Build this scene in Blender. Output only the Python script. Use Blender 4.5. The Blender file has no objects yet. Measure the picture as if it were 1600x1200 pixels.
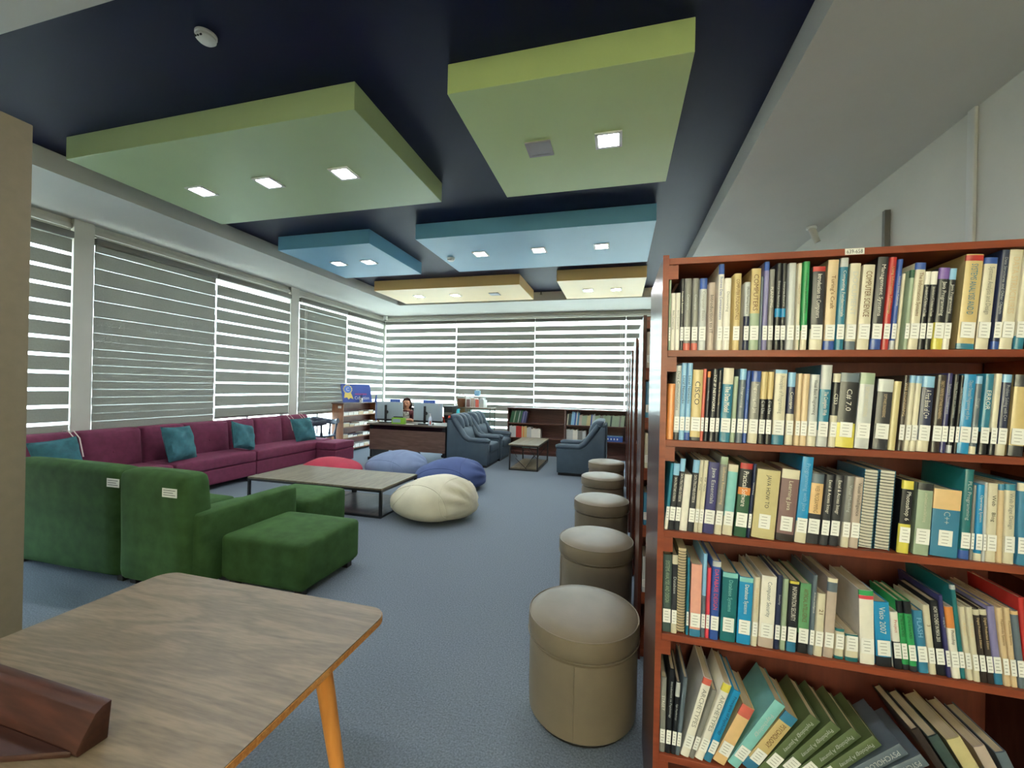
import bpy, bmesh, math, random
from mathutils import Vector, Matrix

random.seed(7)
C = bpy.context.scene.collection
PI = math.pi

# ------------------------------------------------------------------ camera, world, exposure
YAW, ROLL, CAM_H, FOC = 0.2555, 0.0212, 1.5, 640.0
cam_d = bpy.data.cameras.new('camera')
cam = bpy.data.objects.new('camera', cam_d)
C.objects.link(cam)
cam_d.sensor_fit = 'HORIZONTAL'
cam_d.sensor_width = 36.0
cam_d.lens = FOC / 1600 * 36.0
cam_d.shift_y = 6.0 / 1600
cam_d.clip_start = 0.02
cam_d.clip_end = 400
_f = Vector((-math.sin(YAW), math.cos(YAW), 0))
_r0 = Vector((math.cos(YAW), math.sin(YAW), 0))
_u0 = Vector((0, 0, 1))
_r = _r0 * math.cos(ROLL) + _u0 * math.sin(ROLL)
_u = -_r0 * math.sin(ROLL) + _u0 * math.cos(ROLL)
cam.matrix_world = Matrix(((_r.x, _u.x, -_f.x, 0), (_r.y, _u.y, -_f.y, 0), (_r.z, _u.z, -_f.z, CAM_H), (0, 0, 0, 1)))
bpy.context.scene.camera = cam

world = bpy.data.worlds.new('world')
bpy.context.scene.world = world
world.use_nodes = True
wn = world.node_tree
bg = wn.nodes['Background']
sky = wn.nodes.new('ShaderNodeTexSky')
sky.sky_type = 'NISHITA'
sky.sun_disc = False
sky.sun_elevation = math.radians(50)
sky.sun_rotation = math.radians(120)
sky.air_density = 1.0
sky.dust_density = 4.0
sky.ozone_density = 1.0
bw = wn.nodes.new('ShaderNodeRGBToBW')
wmix = wn.nodes.new('ShaderNodeMix')
wmix.data_type = 'RGBA'
wmix.inputs[0].default_value = 0.6          # hazy daylight: paler than a clear blue sky
wn.links.new(sky.outputs[0], bw.inputs[0])
wn.links.new(sky.outputs[0], wmix.inputs[6])
wn.links.new(bw.outputs[0], wmix.inputs[7])
wn.links.new(wmix.outputs[2], bg.inputs[0])
bg.inputs[1].default_value = 0.72
vs = bpy.context.scene.view_settings
vs.view_transform = 'Standard'
vs.look = 'None'
vs.exposure = 3.88
vs.gamma = 1.0
vs.use_curve_mapping = False
cy = bpy.context.scene.cycles
cy.max_bounces = 8
cy.diffuse_bounces = 5
cy.glossy_bounces = 3
cy.transparent_max_bounces = 16
cy.caustics_reflective = False
cy.caustics_refractive = False
LED = 17.0          # radiance of the square ceiling lamps


# ------------------------------------------------------------------ materials
def lin(c):
    return tuple(((v / 255) / 12.92 if v / 255 <= 0.04045 else ((v / 255 + 0.055) / 1.055) ** 2.4) for v in c)


MATS = {}


def mat(name, col, rough=0.6, var=0.0, scale=8.0, bump=0.0, bscale=200.0, metal=0.0, sheen=0.0, coat=0.0, spec=0.5, trans=0.0, stretch=None):
    if name in MATS:
        return MATS[name]
    m = bpy.data.materials.new(name)
    m.use_nodes = True
    nt = m.node_tree
    b = nt.nodes['Principled BSDF']
    c = lin(col)
    b.inputs['Base Color'].default_value = (*c, 1)
    b.inputs['Roughness'].default_value = rough
    b.inputs['Metallic'].default_value = metal
    b.inputs['Specular IOR Level'].default_value = spec
    if sheen:
        b.inputs['Sheen Weight'].default_value = sheen
        b.inputs['Sheen Roughness'].default_value = 0.5
        b.inputs['Sheen Tint'].default_value = (*[min(1, v * 2.5) for v in c], 1)
    if coat:
        b.inputs['Coat Weight'].default_value = coat
        b.inputs['Coat Roughness'].default_value = 0.12
    tc = nt.nodes.new('ShaderNodeTexCoord')
    mp = nt.nodes.new('ShaderNodeMapping')
    nt.links.new(tc.outputs['Object'], mp.inputs[0])
    if stretch:
        mp.inputs['Scale'].default_value = stretch
    n = nt.nodes.new('ShaderNodeTexNoise')
    n.inputs['Scale'].default_value = scale
    n.inputs['Detail'].default_value = 5
    nt.links.new(mp.outputs[0], n.inputs[0])
    rmp = nt.nodes.new('ShaderNodeValToRGB')
    v = max(var, 0.02)
    rmp.color_ramp.elements[0].position = 0.3
    rmp.color_ramp.elements[1].position = 0.7
    rmp.color_ramp.elements[0].color = (*[max(0, x * (1 - v)) for x in c], 1)
    rmp.color_ramp.elements[1].color = (*[min(1, x * (1 + v)) for x in c], 1)
    nt.links.new(n.outputs[0], rmp.inputs[0])
    nt.links.new(rmp.outputs[0], b.inputs['Base Color'])
    if bump:
        n2 = nt.nodes.new('ShaderNodeTexNoise')
        n2.inputs['Scale'].default_value = bscale
        n2.inputs['Detail'].default_value = 3
        nt.links.new(mp.outputs[0], n2.inputs[0])
        bp = nt.nodes.new('ShaderNodeBump')
        bp.inputs['Strength'].default_value = bump
        bp.inputs['Distance'].default_value = 0.004
        nt.links.new(n2.outputs[0], bp.inputs['Height'])
        nt.links.new(bp.outputs[0], b.inputs['Normal'])
    if trans:
        out = nt.nodes['Material Output']
        tr = nt.nodes.new('ShaderNodeBsdfTranslucent')
        nt.links.new(rmp.outputs[0], tr.inputs[0])
        mx = nt.nodes.new('ShaderNodeMixShader')
        mx.inputs[0].default_value = trans
        nt.links.new(b.outputs[0], mx.inputs[1])
        nt.links.new(tr.outputs[0], mx.inputs[2])
        nt.links.new(mx.outputs[0], out.inputs[0])
    MATS[name] = m
    return m


def wood(name, c1, c2, rough=0.4, scale=1.0, axis='x', coat=0.0, rings=3.0, distort=4.0, spec=0.35, streak=0.5, figure=0.16):
    if name in MATS:
        return MATS[name]
    m = bpy.data.materials.new(name)
    m.use_nodes = True
    nt = m.node_tree
    b = nt.nodes['Principled BSDF']
    b.inputs['Roughness'].default_value = rough
    b.inputs['Specular IOR Level'].default_value = spec
    if coat:
        b.inputs['Coat Weight'].default_value = coat
        b.inputs['Coat Roughness'].default_value = 0.1
    tc = nt.nodes.new('ShaderNodeTexCoord')
    mp = nt.nodes.new('ShaderNodeMapping')
    s = {'x': (0.25, 2, 2), 'y': (2, 0.25, 2), 'z': (2, 2, 0.25)}[axis]
    mp.inputs['Scale'].default_value = [v * scale for v in s]
    nt.links.new(tc.outputs['Object'], mp.inputs[0])
    n = nt.nodes.new('ShaderNodeTexNoise')
    n.inputs['Scale'].default_value = rings
    n.inputs['Detail'].default_value = 4
    n.inputs['Distortion'].default_value = distort * 0.25
    nt.links.new(mp.outputs[0], n.inputs[0])
    sn = nt.nodes.new('ShaderNodeMath')
    sn.operation = 'MULTIPLY'
    sn.inputs[1].default_value = 24.0
    nt.links.new(n.outputs[0], sn.inputs[0])
    s2 = nt.nodes.new('ShaderNodeMath')
    s2.operation = 'SINE'
    nt.links.new(sn.outputs[0], s2.inputs[0])
    n2 = nt.nodes.new('ShaderNodeTexNoise')
    n2.inputs['Scale'].default_value = 30
    n2.inputs['Detail'].default_value = 4
    nt.links.new(mp.outputs[0], n2.inputs[0])
    ad = nt.nodes.new('ShaderNodeMath')
    ad.operation = 'MULTIPLY_ADD'
    ad.inputs[1].default_value = figure
    nt.links.new(s2.outputs[0], ad.inputs[0])
    nt.links.new(n2.outputs[0], ad.inputs[2])
    r = nt.nodes.new('ShaderNodeValToRGB')
    r.color_ramp.elements[0].position = 0.5 - 0.125 / streak
    r.color_ramp.elements[1].position = 0.5 + 0.125 / streak
    r.color_ramp.elements[0].color = (*lin(c1), 1)
    r.color_ramp.elements[1].color = (*lin(c2), 1)
    nt.links.new(ad.outputs[0], r.inputs[0])
    nt.links.new(r.outputs[0], b.inputs['Base Color'])
    MATS[name] = m
    return m


def glass_mat(name, tint=(235, 245, 245), refl=0.06):
    m = bpy.data.materials.new(name)
    m.use_nodes = True
    nt = m.node_tree
    nt.nodes.remove(nt.nodes['Principled BSDF'])
    t = nt.nodes.new('ShaderNodeBsdfTransparent')
    t.inputs[0].default_value = (*lin(tint), 1)
    g = nt.nodes.new('ShaderNodeBsdfGlossy')
    g.inputs['Roughness'].default_value = 0.02
    mx = nt.nodes.new('ShaderNodeMixShader')
    mx.inputs[0].default_value = refl
    nt.links.new(t.outputs[0], mx.inputs[1])
    nt.links.new(g.outputs[0], mx.inputs[2])
    nt.links.new(mx.outputs[0], nt.nodes['Material Output'].inputs[0])
    MATS[name] = m
    return m


def sheer_mat(name, col, alpha, clear=(255, 255, 255)):
    m = bpy.data.materials.new(name)
    m.use_nodes = True
    nt = m.node_tree
    nt.nodes.remove(nt.nodes['Principled BSDF'])
    t = nt.nodes.new('ShaderNodeBsdfTransparent')
    t.inputs[0].default_value = (*lin(clear), 1)
    d = nt.nodes.new('ShaderNodeBsdfTranslucent')
    d.inputs[0].default_value = (*lin(col), 1)
    mx = nt.nodes.new('ShaderNodeMixShader')
    mx.inputs[0].default_value = alpha
    nt.links.new(t.outputs[0], mx.inputs[1])
    nt.links.new(d.outputs[0], mx.inputs[2])
    nt.links.new(mx.outputs[0], nt.nodes['Material Output'].inputs[0])
    MATS[name] = m
    return m


def emit_mat(name, col, strength):
    m = bpy.data.materials.new(name)
    m.use_nodes = True
    nt = m.node_tree
    nt.nodes.remove(nt.nodes['Principled BSDF'])
    e = nt.nodes.new('ShaderNodeEmission')
    e.inputs[0].default_value = (*lin(col), 1)
    e.inputs[1].default_value = strength
    nt.links.new(e.outputs[0], nt.nodes['Material Output'].inputs[0])
    MATS[name] = m
    return m


# ------------------------------------------------------------------ mesh helpers
class MB:
    def __init__(self):
        self.bm = bmesh.new()

    def _mark(self, n0, mi):
        if mi:
            self.bm.faces.ensure_lookup_table()
            for f in self.bm.faces[n0:]:
                f.material_index = mi

    def box(self, x0, x1, y0, y1, z0, z1, bev=0.0, seg=2, mi=0):
        bm = self.bm
        n0 = len(bm.faces)
        g = bmesh.ops.create_cube(bm, size=1.0)['verts']
        for v in g:
            v.co = Vector(((x0 + x1) / 2 + v.co.x * (x1 - x0), (y0 + y1) / 2 + v.co.y * (y1 - y0), (z0 + z1) / 2 + v.co.z * (z1 - z0)))
        if bev:
            ed = list({e for v in g for e in v.link_edges})
            bmesh.ops.bevel(bm, geom=ed, offset=bev, segments=seg, affect='EDGES', profile=0.5)
        self._mark(n0, mi)
        return self

    def soft(self, x0, x1, y0, y1, z0, z1, r=0.03, n=8, crown=0.0, crown_x=0.0, tuft=None, mi=0):
        """rounded box with a crowned top; the grid stays even so that it can be bent afterwards"""
        bm = self.bm
        n0 = len(bm.faces)
        dims = (x1 - x0, y1 - y0, z1 - z0)
        lo = Vector((x0, y0, z0))
        seen = {}
        ns = [max(4, min(n, int(d / 0.05) + 4)) for d in dims]

        def spread(i, k):
            t = i / k
            return 0.5 - 0.5 * math.cos(PI * t) if k > 2 else t

        def vert(i, j, k):
            key = (i, j, k)
            if key not in seen:
                u = [spread(a, b) for a, b in zip(key, ns)]
                p = Vector([u[a] * dims[a] for a in range(3)])
                rr = min(r, min(dims) / 2 - 1e-4)
                q = Vector([min(max(p[a], rr), dims[a] - rr) for a in range(3)])
                d = p - q
                if d.length > 1e-9:
                    p = q + d.normalized() * rr
                c = (1 - (2 * u[0] - 1) ** 2) * (1 - (2 * u[1] - 1) ** 2)
                p.z += crown * c * u[2]
                cx = (1 - (2 * u[1] - 1) ** 2) * (1 - (2 * u[2] - 1) ** 2)
                p.x += crown_x * cx * u[0]
                if tuft:
                    dd = ((p.y - dims[1] * tuft[0]) ** 2 + (p.z - dims[2] * tuft[1]) ** 2) ** 0.5
                    p.x -= tuft[2] * math.exp(-(dd / 0.06) ** 2) * u[0]
                seen[key] = bm.verts.new(lo + p)
            return seen[key]
        for a in range(3):
            b, c = (a + 1) % 3, (a + 2) % 3
            for side in (0, ns[a]):
                for i in range(ns[b]):
                    for j in range(ns[c]):
                        def K(ii, jj):
                            k = [0, 0, 0]
                            k[a], k[b], k[c] = side, ii, jj
                            return vert(*k)
                        q = [K(i, j), K(i + 1, j), K(i + 1, j + 1), K(i, j + 1)]
                        if side == 0:
                            q.reverse()
                        if len(set(q)) == 4:
                            bm.faces.new(q)
        self._mark(n0, mi)
        return self

    def prism(self, pts, axis, a0, a1, bev=0.0, mi=0):
        bm = self.bm
        n0 = len(bm.faces)

        def P(p, a):
            return {'x': Vector((a, p[0], p[1])), 'y': Vector((p[0], a, p[1])), 'z': Vector((p[0], p[1], a))}[axis]
        A = [bm.verts.new(P(p, a0)) for p in pts]
        B = [bm.verts.new(P(p, a1)) for p in pts]
        bm.faces.new(A)
        bm.faces.new(list(reversed(B)))
        k = len(pts)
        for i in range(k):
            bm.faces.new((A[i], B[i], B[(i + 1) % k], A[(i + 1) % k]))
        if bev:
            ed = list({e for v in A + B for e in v.link_edges})
            bmesh.ops.bevel(bm, geom=ed, offset=bev, segments=2, affect='EDGES', profile=0.5)
        bmesh.ops.recalc_face_normals(bm, faces=bm.faces[:])
        self._mark(n0, mi)
        return self

    def tube(self, pts, r, seg=8, closed=False, mi=0, flat=1.0):
        bm = self.bm
        n0 = len(bm.faces)
        pts = [Vector(p) for p in pts]
        rings = []
        k = len(pts)
        ref = Vector((0, 0, 1))
        for i, p in enumerate(pts):
            if closed:
                d = pts[(i + 1) % k] - pts[i - 1]
            else:
                d = pts[min(i + 1, k - 1)] - pts[max(i - 1, 0)]
            d.normalize()
            rf = ref if abs(d.dot(ref)) < 0.95 else Vector((1, 0, 0))
            a = d.cross(rf).normalized()
            b = a.cross(d).normalized()
            rr = r[i] if isinstance(r, (list, tuple)) else r
            rings.append([bm.verts.new(p + (a * math.cos(2 * PI * j / seg) + b * flat * math.sin(2 * PI * j / seg)) * rr) for j in range(seg)])
        for i in range(k if closed else k - 1):
            A, B = rings[i], rings[(i + 1) % k]
            for j in range(seg):
                bm.faces.new((A[j], A[(j + 1) % seg], B[(j + 1) % seg], B[j]))
        if not closed:
            bm.faces.new(list(reversed(rings[0])))
            bm.faces.new(rings[-1])
        self._mark(n0, mi)
        return self

    def lathe(self, prof, seg=32, center=(0, 0, 0), mi=0):
        bm = self.bm
        n0 = len(bm.faces)
        c = Vector(center)
        rings = []
        for r, z in prof:
            if r < 1e-6:
                rings.append([bm.verts.new(c + Vector((0, 0, z)))])
            else:
                rings.append([bm.verts.new(c + Vector((r * math.cos(2 * PI * j / seg), r * math.sin(2 * PI * j / seg), z))) for j in range(seg)])
        for A, B in zip(rings, rings[1:]):
            for j in range(seg):
                k = (j + 1) % seg
                if len(A) == 1 and len(B) == 1:
                    continue
                if len(A) == 1:
                    bm.faces.new((A[0], B[k], B[j]))
                elif len(B) == 1:
                    bm.faces.new((A[j], A[k], B[0]))
                else:
                    bm.faces.new((A[j], A[k], B[k], B[j]))
        bmesh.ops.recalc_face_normals(bm, faces=bm.faces[:])
        self._mark(n0, mi)
        return self

    def cyl(self, p0, p1, r, r2=None, seg=16, mi=0):
        r2 = r if r2 is None else r2
        return self.tube([p0, p1], [r, r2], seg, mi=mi)

    def xf(self, M):
        bmesh.ops.transform(self.bm, matrix=M, verts=self.bm.verts[:])
        return self

    def mesh(self, name, mats, smooth=35):
        me = bpy.data.meshes.new(name)
        self.bm.to_mesh(me)
        self.bm.free()
        for m in (mats if isinstance(mats, (list, tuple)) else [mats]):
            me.materials.append(m)
        if smooth:
            me.shade_smooth()
            me.set_sharp_from_angle(angle=math.radians(smooth))
        return me

    def build(self, name, mats, parent=None, loc=None, smooth=35):
        return obj(name, self.mesh(name, mats, smooth), parent, loc)


def obj(name, me, parent=None, loc=None, rot=None, label=None):
    o = bpy.data.objects.new(name, me)
    C.objects.link(o)
    if parent is not None:
        o.parent = parent
    if loc is not None:
        o.location = loc
    if rot is not None:
        o.rotation_euler = rot
    if label:
        o['label'] = label
    return o


def tag(o, label, cat, group=None):
    o['label'] = label
    o['category'] = cat
    if group:
        o['group'] = group
    return o


def thing(name, label, cat, loc=(0, 0, 0), rotz=0.0, group=None):
    o = obj(name, None, None, loc, (0, 0, rotz))
    o.empty_display_size = 0.1
    return tag(o, label, cat, group)


def struct(o):
    o['kind'] = 'structure'
    return o


def clone(src, label, loc, rotz=None):
    r = src.copy()
    C.objects.link(r)
    r['label'] = label
    r.location = loc
    if rotz is not None:
        r.rotation_euler = (0, 0, rotz)
    for ch in list(src.children):
        c = ch.copy()
        C.objects.link(c)
        c.parent = r
        for g in list(ch.children):
            d = g.copy()
            C.objects.link(d)
            d.parent = c
    return r


def text_mesh(body, size, m, width=None, height=None, align='CENTER'):
    """flat lettering as a mesh, centred; squeezed to fit width x height when given"""
    cu = bpy.data.curves.new('lettering', 'FONT')
    cu.body = body
    cu.size = size
    cu.align_x = 'CENTER'
    cu.align_y = 'CENTER'
    cu.resolution_u = 2
    t = bpy.data.objects.new('lettering_tmp', cu)
    me = bpy.data.meshes.new_from_object(t)
    bpy.data.objects.remove(t)
    bpy.data.curves.remove(cu)
    xs = [v.co.x for v in me.vertices]
    ys = [v.co.y for v in me.vertices]
    if not xs:
        return None
    cx, cy = (min(xs) + max(xs)) / 2, (min(ys) + max(ys)) / 2
    w, h = max(xs) - min(xs), max(ys) - min(ys)
    sx = sy = 1.0
    if width and height:
        sx, sy = width / w, height / h
        sx, sy = min(sx, sy * 1.25), min(sy, sx * 1.9)
    elif width:
        sx = sy = min(1.0, width / w)
    for v in me.vertices:
        v.co.x = (v.co.x - cx) * sx
        v.co.y = (v.co.y - cy) * sy
    me.materials.clear()
    me.materials.append(m)
    return me

# ------------------------------------------------------------------ palette of materials
m_wall = mat('wall_paint', (180, 177, 168), 0.7, 0.03, 3, 0.05, 60)
m_soffit = mat('soffit_paint', (182, 180, 175), 0.6, 0.03, 2)
m_navy = mat('navy_ceiling_paint', (13, 17, 50), 0.5, 0.08, 2, spec=0.2)
m_white = mat('white_plastic', (225, 225, 222), 0.4)
m_frame = mat('white_window_frame', (214, 222, 226), 0.4)
m_beige = mat('beige_paint', (126, 114, 92), 0.75, 0.05, 20, 0.1, 90)
m_black = mat('black_metal', (22, 22, 24), 0.45)
m_blackp = mat('black_plastic', (18, 18, 20), 0.4)
m_glass = glass_mat('window_glass')
m_sheer = sheer_mat('sheer_fabric', (238, 238, 232), 0.68)
m_band = mat('taupe_blind_fabric', (146, 145, 138), 0.85, 0.06, 60, 0.1, 400, trans=0.33)
m_rail = mat('grey_blind_rail', (96, 93, 86), 0.5)
m_carpet = mat('blue_grey_carpet', (102, 111, 121), 0.95, 0.36, 120, 0.5, 180, sheen=0.1)
m_tileseam = mat('carpet_seam', (44, 49, 58), 0.95)

S, N = 3.353, 3.54          # soffit and recessed ceiling heights
XL, XR, YB, YF = -6.2, 2.17, 9.86, -3.5

# ------------------------------------------------------------------ floor, outside ground
floor = struct(MB().box(XL - 0.3, XR + 0.2, YF - 0.2, YB + 0.3, -0.12, 0.0).build('floor', m_carpet))
m_ground = mat('pale_paving', (150, 148, 138), 0.9, 0.2, 0.5)
ground = struct(MB().box(-60, 60, -60, 80, -0.5, -0.3).build('ground', m_ground))

# ------------------------------------------------------------------ ceiling with recess
RX0, RX1, RY0, RY1 = -4.97, 0.94, 1.435, 8.52
mb = MB()
mb.box(XL - 0.3, RX0, YF - 0.2, YB + 0.3, S, S + 0.35)
mb.box(RX1, XR + 0.2, YF - 0.2, YB + 0.3, S, S + 0.35)
mb.box(RX0, RX1, YF - 0.2, RY0, S, S + 0.35)
mb.box(RX0, RX1, RY1, YB + 0.3, S, S + 0.35)
struct(mb.build('ceiling', m_soffit, smooth=0))
struct(MB().box(RX0 - 0.02, RX1 + 0.02, RY0 - 0.02, RY1 + 0.02, N, N + 0.16).build('ceiling_recess', m_navy, smooth=0))

# ------------------------------------------------------------------ walls
mb = MB()
mb.box(XL - 0.3, XL, YF - 0.2, 0.3, 0, S)
mb.box(XL - 0.3, XL, 0.3, YB, 0, 0.32)
mb.box(XL - 0.3, XL, 0.3, YB, 3.22, S)
for a, b in ((3.30, 3.49), (6.545, 6.75), (9.80, YB + 0.3)):
    mb.box(XL - 0.3, XL + (0.06 if b < 9.8 else 0), a, b, 0, S)
struct(mb.build('wall_left', m_wall, smooth=0))
mb = MB()
mb.box(XL - 0.3, XR + 0.2, YB, YB + 0.3, 0, 0.32)
mb.box(XL - 0.3, XR + 0.2, YB, YB + 0.3, 3.22, S)
mb.box(XL - 0.3, XL + 0.06, YB, YB + 0.3, 0.32, 3.22)
mb.box(2.08, XR + 0.2, YB, YB + 0.3, 0.32, 3.22)
struct(mb.build('wall_back', m_wall, smooth=0))
struct(MB().box(XR, XR + 0.2, YF - 0.2, YB + 0.3, 0, S).build('wall_right', m_wall, smooth=0))
mb = MB()
mb.box(XL - 0.3, XR + 0.2, YF - 0.2, YF, 0, 0.7)
mb.box(XL - 0.3, XR + 0.2, YF - 0.2, YF, 3.1, S)
mb.box(XL - 0.3, -0.9, YF - 0.2, YF, 0.7, 3.1)
mb.box(2.0, XR + 0.2, YF - 0.2, YF, 0.7, 3.1)
struct(mb.build('wall_front', m_wall, smooth=0))
# cornice strips under the soffit along the window walls
struct(MB().box(XL, XL + 0.035, 3.49, 6.545, 3.24, 3.30, 0.008).build('trim_1', m_wall))
struct(MB().box(XL, XL + 0.035, 6.75, 9.80, 3.24, 3.30, 0.008).build('trim_2', m_wall))
struct(MB().box(XL, XR, YB - 0.035, YB, 3.25, 3.31, 0.008).build('trim_3', m_wall))
struct(MB().box(XL, XL + 0.035, 0.3, 3.30, 3.24, 3.30, 0.008).build('trim_4', m_wall))
# right wall: pilaster and upright joint strip
struct(MB().box(2.145, XR, 4.15, 4.95, 0, 3.06, 0.004).build('trim_5', m_wall))
struct(MB().box(2.13, XR, 4.11, 4.148, 0, 3.06).build('trim_7', m_rail, smooth=0))
struct(MB().box(XR - 0.02, XR, 3.25, 3.31, 0, S, 0.004).build('trim_6', m_soffit))
# beige pillar on the left
struct(MB().box(-3.55, -2.9, 0.75, 1.39, 0, 2.78, 0.006).build('wall_pillar', m_beige))


# ------------------------------------------------------------------ windows
def window(name, axis, plane, a0, a1, z0, z1, nv, zbars):
    w = struct(obj(name, None))

    def B(p0, p1, q0, q1, d0, d1, nm, m):
        mb = MB()
        if axis == 'x':
            mb.box(plane + d0, plane + d1, p0, p1, q0, q1)
        else:
            mb.box(p0, p1, plane + d0, plane + d1, q0, q1)
        return mb.build(nm, m, w, smooth=0)
    t = 0.05
    B(a0, a1, z0, z0 + t, -0.05, 0.05, 'sill_bar', m_frame)
    B(a0, a1, z1 - t, z1, -0.05, 0.05, 'head_bar', m_frame)
    xs = [a0 + (a1 - a0) * i / nv for i in range(nv + 1)]
    for i, x in enumerate(xs):
        o = t if i == 0 else 0
        e = t if i == nv else 0
        xa, xb = (x, x + t) if i == 0 else (x - t, x) if i == nv else (x - t / 2, x + t / 2)
        B(xa, xb, z0 + t, z1 - t, -0.05, 0.05, 'mullion', m_frame)
    zs = [z0] + zbars + [z1]
    for i in range(nv):
        for zb in zbars:
            B(xs[i] + t / 2, xs[i + 1] - t / 2, zb - 0.02, zb + 0.02, -0.04, 0.04, 'transom', m_frame)
        for za, zb in zip(zs, zs[1:]):
            B(xs[i] + 0.02, xs[i + 1] - 0.02, za + 0.02, zb - 0.02, -0.004, 0.004, 'pane', m_glass)
    return w


window('window_1', 'x', XL - 0.15, 0.3, 3.30, 0.32, 3.22, 3, [1.0])
window('window_2', 'x', XL - 0.15, 3.49, 6.545, 0.32, 3.22, 4, [1.0])
window('window_3', 'x', XL - 0.15, 6.75, 9.80, 0.32, 3.22, 4, [1.0])
window('window_4', 'y', YB + 0.15, XL + 0.06, 2.08, 0.32, 3.22, 8, [1.0])

w5 = window('window_5', 'y', YF - 0.1, -0.9, 2.0, 0.7, 3.1, 3, [])
MB().box(-0.9, 2.0, YF - 0.035, YF - 0.033, 0.7, 3.1).build('light_filter', sheer_mat('warm_light_filter', (214, 204, 184), 0.62, (212, 202, 184)), w5, smooth=0)  # unseen sheet, added to warm and dim daylight from the front window

# ------------------------------------------------------------------ zebra blinds
PITCH = 0.195


def blind(label, axis, a0, a1, zb, gap, closed=False, first=3.045, cord=None):
    """roller blind of alternating dense and sheer bands, hung just inside the wall plane"""
    d = 0.05
    if axis == 'x':
        base = thing('zebra_blind', label, 'window blind', (XL + d, (a0 + a1) / 2, zb), 0, 'zebra roller blinds')
    else:
        base = thing('zebra_blind', label, 'window blind', ((a0 + a1) / 2, YB - d, zb), 0, 'zebra roller blinds')
    L = a1 - a0
    top = 3.20

    def B(l0, l1, d0, d1, z0, z1, bev=0.0):
        mb = MB()
        if axis == 'x':
            mb.box(d0, d1, l0, l1, z0, z1, bev)
        else:
            mb.box(l0, l1, -d1, -d0, z0, z1, bev)
        return mb
    h = L / 2
    B(-h, h, -0.03, 0.04, top - zb - 0.085, top - zb, 0.012).build('head_rail', m_rail, base)
    B(-h, h, -0.012, 0.012, 0.0, 0.03, 0.006).build('bottom_rail', m_rail, base)
    B(-h, h, -0.0205, -0.0195, 0.02, top - zb - 0.05).build('sheer_fabric', m_sheer, base, smooth=0)
    hh = PITCH - gap
    if closed:
        hh = 0.0966
    me = B(-h + 0.003, h - 0.003, -0.0012, 0.0012, -hh, 0).mesh('fabric_band', m_band, 0)
    z = first - gap / 2 if not closed else first
    while z + PITCH < top - 0.08:
        z += PITCH
    k = 0
    while z > zb + 0.05:
        t_ = min(z, top - 0.06)
        o = obj('fabric_band', me, base, (0, 0, z - zb))
        if z - hh < zb + 0.03:
            o.scale.z = (z - zb - 0.03) / hh
        if closed:
            off = -0.006
            zz = z - PITCH / 2
            if zz > zb + 0.05:
                o2 = obj('fabric_band', me, base, ((off, 0, zz - zb) if axis == 'x' else (0, -off, zz - zb)))
                if zz - hh < zb + 0.03:
                    o2.scale.z = (zz - zb - 0.03) / hh
        z -= PITCH
        k += 1
    if cord is not None:
        p = [(0.02, cord, top - zb - 0.08), (0.03, cord + 0.005, 1.0), (0.02, cord + 0.02, 0.3), (0.03, cord + 0.035, 1.0), (0.02, cord + 0.04, top - zb - 0.08)]
        if axis != 'x':
            p = [(b, -a, c) for a, b, c in p]
        MB().tube(p, 0.0035, 6).build('pull_cord', m_white, base)
    return base


blind('half-open striped blind at far left, beside the beige pillar', 'x', 0.35, 3.29, 0.86, 0.038, first=3.13)
blind('closed taupe blind behind the purple sofa, left of the white pier', 'x', 3.498, 5.04, 0.86, 0, True, first=3.13)
blind('striped blind with thin bright gaps above the purple sofa', 'x', 5.052, 6.54, 0.91, 0.031, first=3.045)
blind('closed taupe blind behind the grey plastic chair', 'x', 6.775, 8.24, 0.86, 0, True, first=3.08, cord=-0.6)
blind('narrow striped blind above the blue collection sign', 'x', 8.26, 9.78, 0.86, 0.068, first=3.045)
blind('striped blind behind the seated person, at the room corner', 'y', -6.10, -4.075, 0.95, 0.074, first=3.05)
blind('striped blind reaching low behind the display cabinet', 'y', -4.06, -2.012, 0.36, 0.048, first=3.04)
blind('striped blind above the low bookcase with green books', 'y', -2.0, 0.122, 0.95, 0.076, first=3.05, cord=0.95)
blind('striped blind partly hidden behind the row of tall bookcases', 'y', 0.134, 2.06, 0.95, 0.076, first=3.05)

# ------------------------------------------------------------------ hanging ceiling panels
m_sage = mat('green_panel_paint', (158, 176, 132), 0.42, 0.03, 2)
m_lime = mat('lime_panel_paint', (176, 194, 132), 0.42, 0.03, 2)
m_blue = mat('blue_panel_paint', (104, 158, 190), 0.42, 0.03, 2, spec=0.35)
m_amber = mat('amber_panel_paint', (220, 182, 118), 0.38, 0.03, 2, spec=0.4)
PANELS = [('large green ceiling panel with three lit lamps', -4.56, -1.76, 2.385, 3.79, m_sage),
          ('lime green ceiling panel nearest the white ceiling border, one lamp unlit', -1.09, 0.362, 2.395, 3.83, m_lime),
          ('long blue ceiling panel with three lamps and a smoke detector', -2.53, 0.355, 4.69, 6.16, m_blue),
          ('small square blue ceiling panel with two lamps beside the windows', -4.65, -3.2, 4.70, 6.17, m_blue),
          ('long amber ceiling panel at the far end, one lamp unlit', -4.70, -1.76, 7.10, 8.36, m_amber),
          ('square amber ceiling panel nearest the tall bookcases', -1.075, 0.40, 7.0, 8.42, m_amber)]
for lb, x0, x1, y0, y1, m in PANELS:
    o = MB().box(-(x1 - x0) / 2, (x1 - x0) / 2, -(y1 - y0) / 2, (y1 - y0) / 2, S - 0.004 - N, 0, 0.003, 1).build('ceiling_panel', m, None, ((x0 + x1) / 2, (y0 + y1) / 2, N), 25)
    tag(o, lb, 'ceiling panel', 'hanging ceiling panels')

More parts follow.
